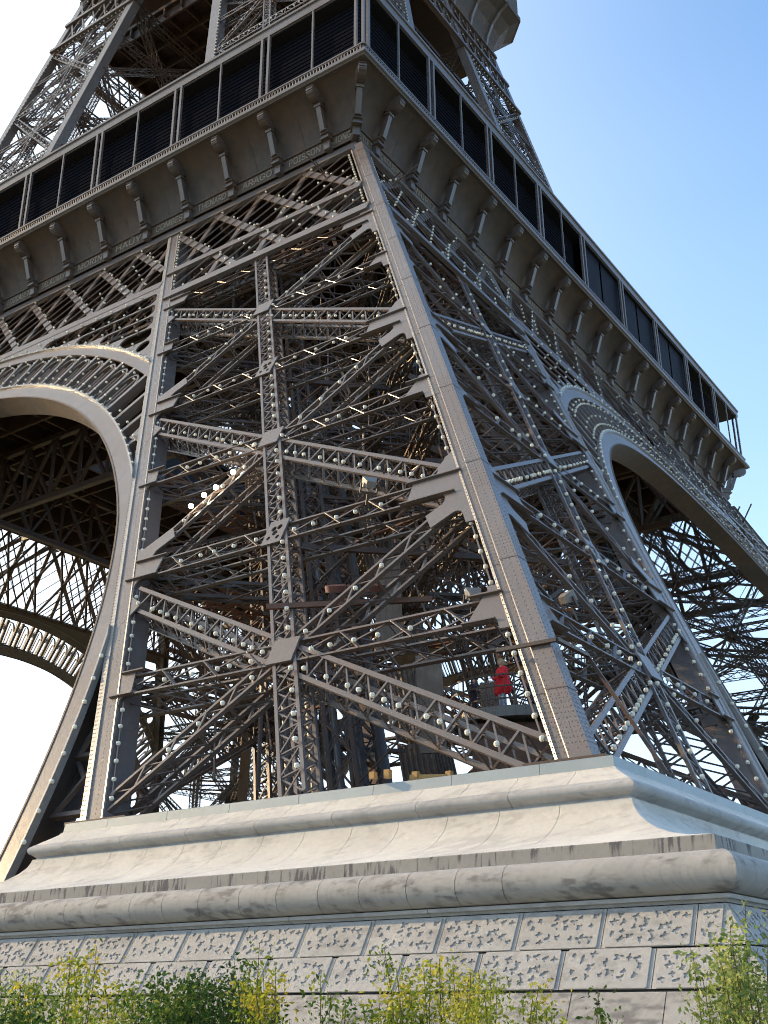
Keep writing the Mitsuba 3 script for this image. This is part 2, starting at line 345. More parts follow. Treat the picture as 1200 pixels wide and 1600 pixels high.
mb = MB(); lattice_beam(mb, IP(.5, 6.5), IP(.5, 48), NI, .8, .8, 'M'); inner.append(('middle_post', mb, 'steel_shaded'))
# diaphragms, lift track, ties inside the leg
core = []
def cen(z, a=0., b=0.): return np.array([w(z) - LW / 2 + a + .2, -w(z) + LW / 2 + b + .2, z])
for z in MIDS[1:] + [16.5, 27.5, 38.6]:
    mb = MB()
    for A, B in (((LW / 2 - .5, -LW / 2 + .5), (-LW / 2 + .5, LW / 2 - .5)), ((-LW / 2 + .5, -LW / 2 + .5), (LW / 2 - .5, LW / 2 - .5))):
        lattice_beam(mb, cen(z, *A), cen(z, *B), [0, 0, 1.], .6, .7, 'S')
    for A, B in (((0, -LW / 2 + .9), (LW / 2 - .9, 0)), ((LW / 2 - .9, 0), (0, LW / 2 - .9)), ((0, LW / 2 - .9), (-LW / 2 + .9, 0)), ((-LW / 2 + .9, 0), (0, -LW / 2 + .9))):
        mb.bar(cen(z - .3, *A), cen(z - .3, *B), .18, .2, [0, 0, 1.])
    core.append(('floor_bracing', mb, 'steel_shaded'))
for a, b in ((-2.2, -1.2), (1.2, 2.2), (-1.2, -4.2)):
    mb = MB(); lattice_beam(mb, cen(2., a, b), cen(48., a, b), [.6, -.8, .2], .9, 1.5, 'S'); core.append(('lift_track', mb, 'steel_shaded'))
rr = random.Random(11)
tie = MB(); tie2 = MB()
for k in range(330):
    z = rr.uniform(7, 44); a, b = rr.uniform(-7, 7), rr.uniform(-7, 7)
    l = rr.uniform(2, 6); ax = rr.choice([(1, 0, .1), (0, 1, .1), (.6, .5, .8), (-.6, .5, 1), (-.5, .5, 1), (-.5, .5, 1), (0, 0, 1)])
    P = cen(z, a, b); Q = P + nrm(ax) * l
    dq = Q - cen(Q[2]); 
    if max(abs(dq[0]), abs(dq[1])) > 6.7: continue
    lm = (P + Q) / 2 - CAM; ld = nrm(np.array([48.0, -44.5, 11.0]) - CAM); 
    if np.linalg.norm(lm - ld * (lm @ ld)) < 3.2 and lm @ ld < 37: continue
    t = rr.choice([.035, .045, .06, .1]); (tie if k % 3 else tie2).bar(P, Q, t, t, [.1, .3, .5])
core.append(('tie_rods', tie, 'steel_shaded')); core.append(('tie_rods', tie2, 'steel_rust'))

for li, ML in enumerate((I4, MX, R2, MX @ R2)):
    lg = key(TW + '__leg')
    for nm, mb, m in [(a, b, c) for a, b, c, o in leg_parts if not o]:
        if li and nm == 'joint_cover': continue
        emit(f'{lg}__{nm}', mb, m, to_world=xf(ML))
    for M in (I4, MD):
        for nm, mb, m, o in leg_parts:
            if o: emit(f'{lg}__{nm}', mb, m, to_world=xf(ML @ M))
        for nm, mb, m in face + inner:
            if li and nm in ('ledge', 'pierced_plate', 'crossing_plate'): continue
            emit(f'{lg}__{nm}', mb, m if li == 0 else ('steel_far' if m != 'steel_plate' else m), to_world=xf(ML @ M))
    for nm, mb, m in core:
        if li and nm in ('tie_rods', 'lift_track'): continue
        k = emit(f'{lg}__{nm}', mb, m, to_world=xf(ML))
        if nm == 'tie_rods': labels[k] = {'kind': 'stuff'}
    if li == 0:
        emit(f'{lg}__rivets', rv, 'steel', stuff=True)
    for M in (I4, MD):
        bulbs += [app(ML @ M, b) for b in face_bulbs]

# ------------------------------------------------------------------ great arches and lattice girders, one per face
CX = SH / 2
def ring(r0, r1, a0=0, a1=180, n=160):
    a = np.radians(np.linspace(a0, a1, n)); c, s = np.cos(a), np.sin(a); c = c * np.minimum(1, 1 - .0018 * (20 - 37 * s))   # the feet draw in a little
    return Polygon(np.vstack([np.stack([CX + r1 * c, r1 * s], 1), np.stack([CX + r0 * c, r0 * s], 1)[::-1]]))
def inside(e=0.0):
    zz = [3.5, 49.]
    R = [(float(Lx(z)) + e, z) for z in zz]; Lf = [(SH - x, z) for x, z in R]
    return Polygon([R[0], R[1], Lf[1], Lf[0]])
RI = 37.3
arch = []
arch.append(('inner_band', fplate(MB(), ring(RI, RI + .92).intersection(inside(.12)), -.08, .03), 'steel_plate'))
arch.append(('inner_band', fplate(MB(), ring(RI, RI + .92).intersection(inside(.12)), -1.3, -1.22), 'steel_plate'))
arch.append(('soffit', fplate(MB(), ring(RI - .02, RI + .06).intersection(inside(.12)), -1.32, .06), 'cove'))
arch.append(('inner_band_flange', fplate(MB(), ring(RI + .86, RI + .95).intersection(inside(.12)), -.1, .16), 'steel_glint'))
for r0_, r1_, h0_, h1_, nm_, m_ in ((40.75, 41.45, -.08, .03, 'outer_band', 'steel_plate'), (41.39, 41.47, -.3, .16, 'outer_band_flange', 'steel_glint')):
    pz = ring(r0_, r1_).intersection(inside(.05))
    for gg in getattr(pz, 'geoms', [pz]):
        if gg.area > .8 or (nm_ != 'outer_band' and gg.area > .1): arch.append((nm_, fplate(MB(), gg, h0_, h1_), m_))
ins = inside(0.)
ab = []
trac = MB()
def apt(a, r, h=0.): return FP(CX + r * np.cos(a), r * np.sin(a), h)
for a in np.arange(16, 164.1, 2.85):
    ar = math.radians(a); ln = LineString([(CX + 38.2 * math.cos(ar), 38.2 * math.sin(ar)), (CX + 40.8 * math.cos(ar), 40.8 * math.sin(ar))]).intersection(ins)
    if ln.is_empty or ln.length < .5: continue
    (xa, za), (xb, zb_) = ln.coords[0], ln.coords[-1]
    r = MB(); r.bar(FP(xa, za, -.2), FP(xb, zb_, -.2), .30, .36, NF); r.bar(FP(xa, za, -1.1), FP(xb, zb_, -1.1), .3, .2, NF)
    arch.append(('rib', r, 'steel_plate'))
    if ln.length > 2.3:
        da = math.radians(2.85)
        for f_ in (.3, .5, .7):
            trac.bar(apt(ar + da * f_, 38.2, -.25), apt(ar + da * f_, 39.9 if f_ != .5 else 40.4, -.25), .09, .14, NF)
        th = np.linspace(0, np.pi, 9)
        arc = apt(ar + da * (.5 - .36 * np.cos(th)), 39.7 + .85 * np.sin(th), -.2)
        trac.bar(arc[:-1], arc[1:], .11, .2, NF)
        arc = apt(ar + da * (.5 - .24 * np.cos(th)), 38.6 - .3 * np.sin(th), -.2); trac.bar(arc[:-1], arc[1:], .08, .14, NF)
        ab += [apt(ar + da * .24, 38.75, .1), apt(ar + da * .76, 38.75, .1), apt(ar + da * .5, 39.35, .1), apt(ar + da * .2, 40.25, .1), apt(ar + da * .8, 40.25, .1), apt(ar + da * .5, 40.5, .12)]
    else: ab += [FP(xa + .3, za + .4, .1)]
for a in np.arange(9, 171.1, 1.45):
    ar = math.radians(a)
    for rr_, hh in ((38.28, .14), (41.52, .14)):
        p_ = Point(CX + rr_ * math.cos(ar) * min(1, 1 - .0018 * (20 - 37 * math.sin(ar))), rr_ * math.sin(ar))
        if ins.contains(p_): ab.append(FP(p_.x, p_.y, hh))
arch.append(('tracery', trac, 'steel'))
# braces between the foot of the arch and the leg
for sgn in (1, -1):
    br = MB()
    for z0_ in (7.2, 9.2, 11.2):
        f = lambda r_, z: CX + sgn * math.sqrt(r_ * r_ - z * z) * (1 - .0018 * (20 - z))
        g = lambda z: CX + sgn * (float(Lx(z)) - CX)
        br.bar(FP(f(38, z0_), z0_, -.6), FP(g(z0_ + 1.9), z0_ + 1.9, -.6), .12, .14, NF); br.bar(FP(g(z0_), z0_, -.7), FP(f(38, z0_ + 1.9), z0_ + 1.9, -.7), .12, .14, NF)
        br.bar(FP(f(38, z0_), z0_, -.6), FP(g(z0_), z0_, -.6), .16, .2, NF)
    arch.append(('foot_brace', br, 'steel'))
# spandrel between arch ring and girder
low = 41.45
sp = Polygon([(float(Lx(25)) , 25), (float(Lx(low + .1)), low + .1), (SH - float(Lx(low + .1)), low + .1), (SH - float(Lx(25)), 25)]).difference(Point(CX, 0).buffer(41.4, 200))
op = []
for i, z in enumerate(np.arange(26.6, 41.0, 1.42)):
    st_ = sp.buffer(-.22).intersection(sbox(-60, z + .07, 60, z + 1.35)).buffer(-.42).buffer(.42)
    op.append(st_)
arch.append(('spandrel_plate', fplate(MB(), sp.difference(shapely.union_all(op)).buffer(0), -.07, .02), 'steel_plate'))
for z in np.arange(26.6, 41.0, 1.42):
    for sgn in (1, -1):
        x1 = CX + sgn * (float(Lx(z + .7)) - CX - .5); rr_ = 41.7
        xa = CX + sgn * (math.sqrt(max(rr_ ** 2 - (z + .7) ** 2, 1.)))
        n = int(abs(x1 - xa) / 1.3)
        if abs(x1) > abs(xa) + .5:
            for q in range(1, n + 1): ab.append(FP(xa + (x1 - xa) * q / (n + .5), z + .08, .1))
# girder: top, middle and bottom chords, posts, braces
gird = []
def band(x0, x1, z0_, z1_, h0=-.1, h1=.05): return fplate(MB(), sbox(x0, z0_, x1, z1_), h0, h1)
XO = lambda z: float(w(z)) + .02
gird.append(('top_chord', band(SH - XO(49.3), XO(49.3), 48.75, 49.75, -.2, .12), 'steel_plate'))
gird.append(('bottom_chord', band(SH - float(Lx(41.7)), float(Lx(41.7)), 41.4, 42.1), 'steel_plate'))
for s in (1, -1):
    q = lambda x: CX + s * (x - CX)
    for z0_, z1_ in ((42.45, 43.0), (39.25, 39.9)):
        a_, b_ = q(float(Lx(z0_)) + .4), q(XO(z0_) - .6)
        gird.append(('bottom_chord' if z0_ < 40 else 'middle_chord', band(min(a_, b_), max(a_, b_), z0_, z1_, -.1, .15), 'steel_plate'))
    for k in range(0, 10):
        x = q(CX + 3.63 * k)
        if s < 0 and k == 0: continue
        if abs(x) > 32: continue
        onleg = abs(x - CX) > float(Lx(45)) - CX + .8
        zl = 39.7 if onleg else 41.8
        mb = MB(); mb.bar(FP(x, zl, -.2), FP(x, 48.8, -.2), .42, .1, NF); gird.append(('post', mb, 'steel'))
    for k in range(-1, 9):
        x = CX + 3.63 * k
        za, xa = 48.9, x; 
        if k < 0: continue
        xl = float(Lx(42)) ; onleg = x > float(Lx(48)) - .3
        ze = 39.6 if x + 7 > float(w(43)) - 16 and onleg else 41.7
        xe = x + (za - ze) * 1.08
        # cut at the column
        if not onleg:
            lim = lambda t: float(Lx(za - t * (za - ze)))
        else: lim = lambda t: float(w(za - t * (za - ze))) - .6
        t = 1.0
        for t_ in np.linspace(0, 1, 60):
            if x + (xe - x) * t_ > lim(t_): t = t_; break
        if t < .12: continue
        mb = MB(); mb.bar(FP(q(x), za, -.06), FP(q(x + (xe - x) * t), za + (ze - za) * t, .0), .46, .08, NF)
        gird.append(('flat_brace', mb, 'steel_plate'))
        for u_ in [q_ for q_ in np.arange(.06, t - .05, .06) if int(q_ * 9) % 2 == 0]: ab.append(FP(q(x + (xe - x) * u_ + .18), za + (ze - za) * u_ + .2, .06))
    thin = MB()
    for k in np.arange(-6, 20):
        xs, zs = CX + 1.815 * k, 39.5
        pts = []
        for t in np.linspace(0, 1, 80):
            xx, zz = xs + t * 9.4, zs + t * 9.3
            on = (float(Lx(zz)) + .9 < xx < float(w(zz)) - .7) or (CX < xx < float(Lx(zz)) - .1 and zz > 42)
            if on: pts.append((xx, zz))
            elif len(pts) > 3:
                thin.bar(FP(q(pts[0][0]), pts[0][1], .06), FP(q(pts[-1][0]), pts[-1][1], .06), .065, .06, NF)
                for u_ in np.arange(.6, 9, 1.35):
                    f_ = u_ / (np.hypot(pts[-1][0] - pts[0][0], pts[-1][1] - pts[0][1]) + .01)
                    if f_ < .96: ab.append(FP(q(pts[0][0] + (pts[-1][0] - pts[0][0]) * f_), pts[0][1] + (pts[-1][1] - pts[0][1]) * f_, .16))
                pts = []
            else: pts = []
        if len(pts) > 3: thin.bar(FP(q(pts[0][0]), pts[0][1], .06), FP(q(pts[-1][0]), pts[-1][1], .06), .065, .06, NF)
    gird.append(('thin_braces', thin, 'steel'))
    bk = MB()
    for k in range(0, 9):
        x = CX + 3.63 * k
        bk.bar(FP(q(x), 42, -2.2), FP(q(x + 3.63), 48.8, -2.2), .22, .15, NF); bk.bar(FP(q(x), 48.8, -2.3), FP(q(x + 3.63), 42, -2.3), .22, .15, NF)
    bk.bar(FP(q(CX), 42, -2.2), FP(q(CX + 32), 42, -2.2), .4, .3, NF)
    for k in np.arange(0, 26):
        x = CX + 1.2 * k
        bk.bar(FP(q(x), 42, -2.5), FP(q(x + 6), 48.8, -2.5), .13, .06, NF); bk.bar(FP(q(x + 6), 42, -2.55), FP(q(x), 48.8, -2.55), .13, .06, NF)
    gird.append(('back_lattice', bk, 'steel_shaded'))
# the lattice faces between legs on the inner side: closes the girder box
for fi, M in enumerate((I4, MD, R2, R2 @ MD)):
    ak = key(TW + '__arch'); gk = key(TW + '__girder')
    for base, lst in ((ak, arch), (gk, gird)):
        for nm, mb, m in lst:
            if fi > 1 and nm == 'ledge': continue
            k = emit(f'{base}__{nm}', mb, m, to_world=xf(M))
            if nm in ('thin_braces', 'tracery', 'back_lattice'): labels[k] = {'kind': 'stuff'}
    if fi < 2: bulbs += [app(M, b) for b in ab]

# ------------------------------------------------------------------ first floor: slab, floor beams, gallery
fl1 = TW + '__first_floor'
sq = lambda a: sbox(-a, -a, a, a)
def extr(mb, poly, z0_, z1_):
    for g in getattr(poly, 'geoms', [poly]):
        m = trimesh.creation.extrude_polygon(g, z1_ - z0_, engine='earcut'); m.apply_translation([0, 0, z0_]); mb.mesh(m)
    return mb
emit(fl1 + '__slab', extr(MB(), sq(33.0).difference(sq(13)), 50.0, 50.5), 'steel_shaded')
bm = MB(); bm2 = MB()
for q in np.arange(-30.5, 31, 4.36):
    for a, b in ((-32.5, -13), (13, 32.5)) if abs(q) < 13 else ((-32.5, 32.5),):
        bm.box([q - .12, a, 48.2], [q + .12, b, 49.98]); bm2.box([a, q - .12, 47.9], [b, q + .12, 49.97])
for q in np.arange(-30.5, 31, 1.09):
    for a, b in ((-32.5, -13), (13, 32.5)) if abs(q) < 13 else ((-32.5, 32.5),): bm.box([q - .05, a, 49.6], [q + .05, b, 49.99])
emit(fl1 + '__floor_beams', bm, 'steel_shaded', stuff=True); emit(fl1 + '__floor_beams', bm2, 'steel_shaded', stuff=True)
tr = MB()
for a in (-18.6, 18.6):
    for ax in (0, 1):
        sw = (lambda p: p) if ax == 0 else (lambda p: np.asarray(p)[[1, 0, 2]])
        for dd in (-.0, ):
            tr.bar(sw([-32., a, 42.3]), sw([32., a, 42.3]), .5, .5, [0, 0, 1]); tr.bar(sw([-32., a, 48.2]), sw([32., a, 48.2]), .5, .5, [0, 0, 1])
            for x in np.arange(-32, 31, 3.6):
                tr.bar(sw([x, a, 42.3]), sw([x + 3.6, a, 48.2]), .3, .25, [0, 0, 1]); tr.bar(sw([x, a, 48.2]), sw([x + 3.6, a, 42.3]), .3, .25, [0, 0, 1])
                tr.bar(sw([x, a, 42.3]), sw([x, a, 48.2]), .3, .3, [.5, .5, 0])
emit(fl1 + '__inner_girders', tr, 'steel_shaded', stuff=True)

ga = TW + '__gallery'
HG = 35.0; NB = 18; SPC = 2 * HG / NB
# faces of the gallery: place(side, u, out, z): u from the near corner along the face
def gp(side, u, out, z):   # side 0: y=-out, x = HG-u ; side 1: x=out, y=-HG+u ; 2: y=out, 3: x=-out
    return {0: (HG - u, -out, z), 1: (out, -HG + u, z), 2: (-HG + u, out, z), 3: (-out, HG - u, z)}[side]
names0 = ['MONGE', 'POISSON', 'ARAGO', 'THENARD', 'COMBES', 'HAÜY', 'MORIN', 'DELAUNAY', 'FOUCAULT', 'POINSOT', 'COULOMB']
names1 = ['PETIET', 'DAGUERRE', 'WURTZ', 'LE VERRIER', 'PERDONNET', 'DELAMBRE', 'MALUS', 'BREGUET', 'POLONCEAU', 'DUMAS', 'CLAPEYRON', 'BORDA', 'FOURIER', 'BICHAT', 'SAUVAGE', 'PELOUZE', 'CARNOT', 'LAMÉ']
YB = 33.06
covec = [(YB, 50.75), (YB + .12, 51.2), (YB + .32, 51.75), (YB + .65, 52.3), (YB + 1.08, 52.78), (YB + 1.56, 53.15), (HG + .05, 53.38)]
def loft(mb, prof, side, u0, u1, m0=0, m1=0):
    """strip along a face: profile (out, z); ends mitred where m = 1"""
    V = []
    for (o, z) in prof:
        a = u0 - (o - HG) * m0; b = u1 + (o - HG) * m1
        V += [gp(side, a, o, z), gp(side, b, o, z)]
    F = []
    for i in range(len(prof) - 1): F += [[2 * i, 2 * i + 1, 2 * i + 3], [2 * i, 2 * i + 3, 2 * i + 2]]
    return mb.add(V, F)
for side in range(4):
    loft_full = lambda prof: loft(MB(), prof, side, 0, 2 * HG, 1, 1)
    emit(ga + '__name_band', loft_full([(YB, 49.70), (YB + .06, 49.70), (YB + .06, 49.8), (YB, 49.82), (YB, 50.6), (YB + .1, 50.62), (YB + .1, 50.75), (YB, 50.78)]), 'cove')
    emit(ga + '__cornice', loft_full([(HG - .2, 53.36), (HG + .25, 53.36), (HG + .3, 53.42), (HG + .42, 53.5), (HG + .42, 53.72), (HG + .3, 53.76), (HG - 1.2, 53.78)]), 'steel_plate')
    for b in range(NB):
        if side > 1 and b > 0: break
        n1 = NB if side > 1 else 1
        g = .012 if side < 2 else 0
        for half in (0, 1) if side < 2 else (0,):
            u0 = b * SPC + half * SPC / 2; u1 = u0 + (SPC / 2 if side < 2 else 2 * HG)
            c = 1 if u0 == 0 else 0; d_ = 1 if abs(u1 - 2 * HG) < 1e-6 else 0
            emit(ga + '__cove_panel', loft(MB(), covec, side, u0 + (0 if c else g), u1 - (0 if d_ else g), c, d_), 'cove', smooth=40)
    loft_in = [(o - .06, z) for o, z in covec]
    emit(ga + '__cove_backing', loft_full(loft_in), 'stone_joint')
    emit(ga + '__floor', loft_full([(HG - .3, 53.7), (30.0, 53.7)]), 'steel_shaded')
# console: built once at the origin with out along -y, copied round
con = MB(); con.box([-.22, -.28, -.12], [.22, .5, .52]); con.box([-.31, -.5, .52], [.31, .5, .6]); con.box([-.25, -.42, .6], [.25, .5, .88]); con.box([-.3, -.52, .88], [.3, .5, .98]); con.box([-.25, -.6, .98], [.25, .5, 1.08])
con2 = MB()
con2.bar([0, -.54, 1.02], [0, -1.08, 2.95], .34, .22, [0, -1, 0]); con2.bar([0, -.96, 2.6], [0, -1.06, 2.9], .44, .3, [0, -1, 0]); con2.bar([0, -.93, 2.5], [0, -.95, 2.58], .5, .38, [0, -1, 0])
con2.bar([0, -.3, 1.1], [0, -.75, 3.1], .05, .3, [0, -1, 0])
vol = MB(); cyl = trimesh.creation.cylinder(.55, .5, sections=20); cyl.apply_transform(trimesh.transformations.rotation_matrix(math.pi / 2, [0, 1, 0])); cyl.apply_translation([0, -1.24, 3.18]); vol.mesh(cyl)
for xx, r_ in ((-.24, .4), (.24, .4), (-.27, .2), (.27, .2)):
    c_ = trimesh.creation.cylinder(r_, .08, sections=16); c_.apply_transform(trimesh.transformations.rotation_matrix(math.pi / 2, [0, 1, 0])); c_.apply_translation([xx, -1.24, 3.18]); vol.mesh(c_)
for i in range(9):   # scallop ribs over the scroll
    a = -.5 + i * .42; vol.bar([-.23, -1.24 - .55 * math.cos(a), 3.18 + .55 * math.sin(a)], [.23, -1.24 - .55 * math.cos(a), 3.18 + .55 * math.sin(a)], .1, .07, [0, -math.cos(a), math.sin(a)])
def rotz(a): return trimesh.transformations.rotation_matrix(a, [0, 0, 1])
for q in (con2, vol): con.add(*q.vf())
cons = shape(con, 'steel')
def place_console(M):
    scene[key(ga + '__console')] = {**cons, 'to_world': xf(M)}
for side in (0, 1):
    for b in range(0 if side == 0 else 1, NB + 1):
        if b == 0: a = math.pi / 4; pos = (YB, -YB, 49.75); 
        elif b == NB: a = {0: -math.pi / 4, 1: 3 * math.pi / 4}[side]; pos = {0: (-YB, -YB, 49.75), 1: (YB, YB, 49.75)}[side]
        else:
            a = 0 if side == 0 else math.pi / 2; pos = gp(side, b * SPC, YB, 49.75)
        M = np.eye(4); M[:3, 3] = pos; M = M @ rotz(a)
        M = M @ np.diag([1, 1.5 if b in (0, NB) else 1.22, 1, 1])
        place_console(M)
    txt = names0 if side == 0 else names1
    for b, t in enumerate(txt):
        m = meshkit.text_mesh(t, .5, .03, bold=True); uc, mw = ((b + .5) * SPC, 2.5) if b else (2.82, 1.75); m.vertices[:, 0] *= min(1.35, mw / np.ptp(m.vertices[:, 0]))
        m.vertices[:, 0] -= (m.vertices[:, 0].min() + m.vertices[:, 0].max()) / 2
        m.apply_transform(trimesh.transformations.rotation_matrix(math.pi / 2, [1, 0, 0]))
        M = np.eye(4); M[:3, 3] = gp(side, uc, YB + .005, 49.97); M = M @ rotz(0 if side == 0 else math.pi / 2)
        emit(ga + '__lettering', m, 'gold', to_world=xf(M))
# railing, posts, nets, roof
for side in range(4):
    rl = MB(); P = lambda u, o, z: np.array(gp(side, u, o, z))
    rl.bar(P(-.1, HG + .12, 54.42), P(2 * HG + .1, HG + .12, 54.42), .16, .1, [0, 0, 1]); rl.bar(P(-.1, HG + .12, 53.86), P(2 * HG + .1, HG + .12, 53.86), .14, .08, [0, 0, 1])
    emit(ga + '__handrail', rl, 'steel_plate')
    ba = MB(); us = np.arange(.1, 2 * HG, .235)
    A = np.array([gp(side, u, HG + .12, 53.88) for u in us]); B = A + [0, 0, .5]
    ba.bar(A, B, .09, .09, [.3, 1, 0])
    A = np.array([gp(side, u + .117, HG + .12, 54.28) for u in us]); B = A + [0, 0, .12]; ba.bar(A, B, .12, .09, gp(side, 0, 1, 0) if 0 else [.3, 1, 0])
    emit(ga + '__balusters', ba, 'steel_plate', stuff=True)
    for b in range(0, NB + 1):
        u = b * SPC; glaz = side == 1 and 8 <= b <= 13
        if side > 1 and b % 2: continue
        offs = (-.28, .28) if b % 2 == 0 else (0,)
        if b == 0: offs = (0.0, .55) if side == 0 else (.55,)
        if b == NB: offs = (-.55,) if side < 3 else ()
        if glaz and b % 2: continue
        for o in offs:
            pm = MB(); q = P(u + o, HG - .02, 53.75); pm.box(q - [.09, .09, 0], q + [.09, .09, 5.8]) if b % 2 == 0 else pm.box(q - [.06, .06, 0], q + [.06, .06, 5.8])
            emit(ga + '__post', pm, 'steel_plate')
    rf = loft(MB(), [(30, 59.45), (HG - .05, 59.45), (HG - .05, 59.5), (HG + .05, 59.52), (HG + .05, 60.1), (HG + .15, 60.15), (HG + .15, 60.32), (HG - .3, 60.36), (20, 60.5)], side, 0, 2 * HG, 1, 1)
    emit(ga + '__roof_edge', rf, 'steel_plate')
    sl = MB(); zz = np.arange(54.0, 59.4, .32)
    segs = [(.9, 2 * HG - 1.)] if side in (0,) else [(.9, 8 * SPC), (14 * SPC, 2 * HG - 1.3 * SPC)] if side == 1 else []
    for a, b in segs:
        A = np.array([gp(side, a, HG - .9, z) for z in zz]); B = np.array([gp(side, b, HG - .9, z) for z in zz]); sl.bar(A, B, .012, .22, [0, 0, 1])
        uu = np.arange(a, b, .97); A = np.array([gp(side, u, HG - .93, 53.8) for u in uu]); sl.bar(A, A + [0, 0, 5.7], .012, .012, [.3, 1, 0])
    if sl.n: emit(ga + '__net_wires', sl, 'net', stuff=True)
    for b in range(8, 14) if side == 1 else ():
        pn = MB(); pn.box(np.minimum(P(b * SPC + .32, HG - .34, 53.8), P((b + 1) * SPC - .02, HG - .30, 59.45)), np.maximum(P(b * SPC + .32, HG - .34, 53.8), P((b + 1) * SPC - .02, HG - .30, 59.45)))
        emit(ga + '__pane', pn, 'pane')
emit(ga + '__pavilion', extr(MB(), sq(31.2).difference(sq(20)), 53.75, 59.4), 'dark_wall')
emit(ga + '__ceiling', extr(MB(), sq(34.9).difference(sq(19)), 59.41, 59.6), 'dark_wall')

# ------------------------------------------------------------------ upper legs to the second floor
def uo(z): return 27.25 + (16.2 - 27.25) * (z - 60) / 50
def ulw(z): return 14.1 + (12.4 - 14.1) * (z - 60) / 50
uparts = []
UZ = [53.8, 66., 77.5, 88., 97.6]
def UP_(s, z, dep=0.0): return np.array([uo(z) - s * ulw(z), -uo(z) + dep, z])
NU = nrm([0, -1, .22])
def ucol(f0, f1, s=1.0):
    mb = MB(); q = s
    v = np.array([[A[0] + x, A[1] + y, A[2]] for A in (f0, f1) for x in (SH - q, SH) for y in (0, q)]); mb.add(v, BOXF); return mb
ucols = [ucol(UP_(0, 53.8), UP_(0, 109), .9)]
c2 = MB(); A, B = UP_(1, 53.8), UP_(1, 109)
c2.add(np.array([[Q[0] + x, Q[1] + y, Q[2]] for Q in (A, B) for x in (0, 1.05) for y in (-.05, .9)]), BOXF)
uface = []; ub = []
for za, zc in zip(UZ[:-1], UZ[1:]):
    for P, Q, h, sty in ((UP_(.06, za + .3, .1), UP_(.92, zc - .5, .1), .9, 'S'), (UP_(.92, za + .3, .1), UP_(.06, zc - .5, .1), .7, 'C')):
        mb = MB(); pt, L = lattice_beam(mb, P, Q, NU, h, .9, sty); uface.append(('diagonal_beam', mb, 'steel'))
        for s in np.arange(1, L - 1, 1.2): ub.append(pt(np.array(s), -.2, .14))
    mb = MB(); pt, L = lattice_beam(mb, UP_(.05, zc, .1), UP_(.95, zc, .1), NU, .9, .9, 'A'); uface.append(('cross_beam', mb, 'steel'))
    for s in np.arange(.6, L - .6, .6): ub.append(pt(np.array(s), -.2, .14))
    zm = (za + zc) / 2; mb = MB(); lattice_beam(mb, UP_(.05, zm, .1), UP_(.95, zm, .1), NU, .7, .9, 'S'); uface.append(('cross_beam', mb, 'steel'))
mb = MB(); lattice_beam(mb, UP_(.5, 53.8, .1), UP_(.5, 98, .1), NU, .8, .8, 'M'); uface.append(('middle_post', mb, 'steel'))
uin = []
for za, zc in zip(UZ[:-1], UZ[1:]):
    Q = lambda s, z: np.array([uo(z) - ulw(z), -uo(z) + s * ulw(z), z])
    for a, b in ((Q(.05, za), Q(.95, zc)), (Q(.95, za), Q(.05, zc)), (Q(.05, zc), Q(.95, zc)), (Q(.05, (za + zc) / 2), Q(.95, (za + zc) / 2))):
        mb = MB(); lattice_beam(mb, a, b, [-1., 0, -.2], .7, .8, 'S'); uin.append(('inner_brace', mb, 'steel_shaded'))
for z in np.arange(53.8, 97, .55): ub.append(UP_(0, z) + [-.95, -.1, 0]); ub.append(UP_(1, z) + [1.2, -.1, 0])
for ML in (I4, MX, R2, MX @ R2):
    lg = key(TW + '__upper_leg')
    emit(lg + '__column', ucols[0], 'steel_plate', to_world=xf(ML))
    for M in (I4, MD):
        emit(lg + '__column', c2, 'steel_plate', to_world=xf(ML @ M))
        for nm, mb, m in uface + uin: emit(f'{lg}__{nm}', mb, m, to_world=xf(ML @ M))
        bulbs += [app(ML @ M, b) for b in ub]
# second floor: belt girder, slab, cove and gallery
sf = TW + '__second_floor'
for side in range(4):
    M = (I4, MD, R2, R2 @ MD)[side]
    bt = MB(); o = lambda x, z: np.array([x, -uo(z) - .02, z])
    for z in (98.0, 102.0, 106.2): bt.bar(o(-uo(z) + .1, z), o(uo(z) + .35, z), .5, .5, [0, -1, .2])
    for x in np.arange(-17, 17, 1.7):
        for za, zc in ((98., 102.), (102., 106.2)):
            bt.bar(o(x, za), o(x + 1.7, zc), .14, .12, NU); bt.bar(o(x, zc), o(x + 1.7, za), .2, .1, NU)
    emit(sf + '__belt_girder', bt, 'steel', to_world=xf(M))
    if side in (0, 1):
        bulbs += [app(M, o(x + .4, z)) + [0, 0, 0] for x in np.arange(-16, 17, 1.7) for z in (99.4, 101., 103.2, 105.)]
emit(sf + '__slab', extr(MB(), sq(17.2), 105.6, 106.1), 'steel_shaded')
emit(sf + '__under_slab', extr(MB(), sq(15.5).difference(sq(4)), 99.2, 99.6), 'steel_shaded')
ubm = MB()
for q in np.arange(-15, 15.1, 2.5): ubm.box([q - .1, -15.5, 98.2], [q + .1, 15.5, 99.19]); ubm.box([-15.5, q - .1, 97.9], [15.5, q + .1, 99.18])
emit(sf + '__floor_beams', ubm, 'steel_shaded', stuff=True)
def octo(r, c): return [(r - c, -r), (r, -r + c), (r, r - c), (r - c, r), (-r + c, r), (-r, r - c), (-r, -r + c), (-r + c, -r)]
prof = [(17.3, 106.0, .6), (17.6, 107.4, .9), (18.3, 108.9, 1.4), (19.4, 110.2, 2.0), (20.4, 110.9, 2.4), (20.6, 111.0, 2.4), (20.6, 111.6, 2.4), (20.4, 111.65, 2.4), (20.4, 115, 2.4)]
mb = MB(); V = [(x, y, z) for r, z, c in prof for x, y in octo(r, c)]; F = []
for i in range(len(prof) - 1):
    for j in range(8):
        a, b = i * 8 + j, i * 8 + (j + 1) % 8; F += [[a, b, b + 8], [a, b + 8, a + 8]]
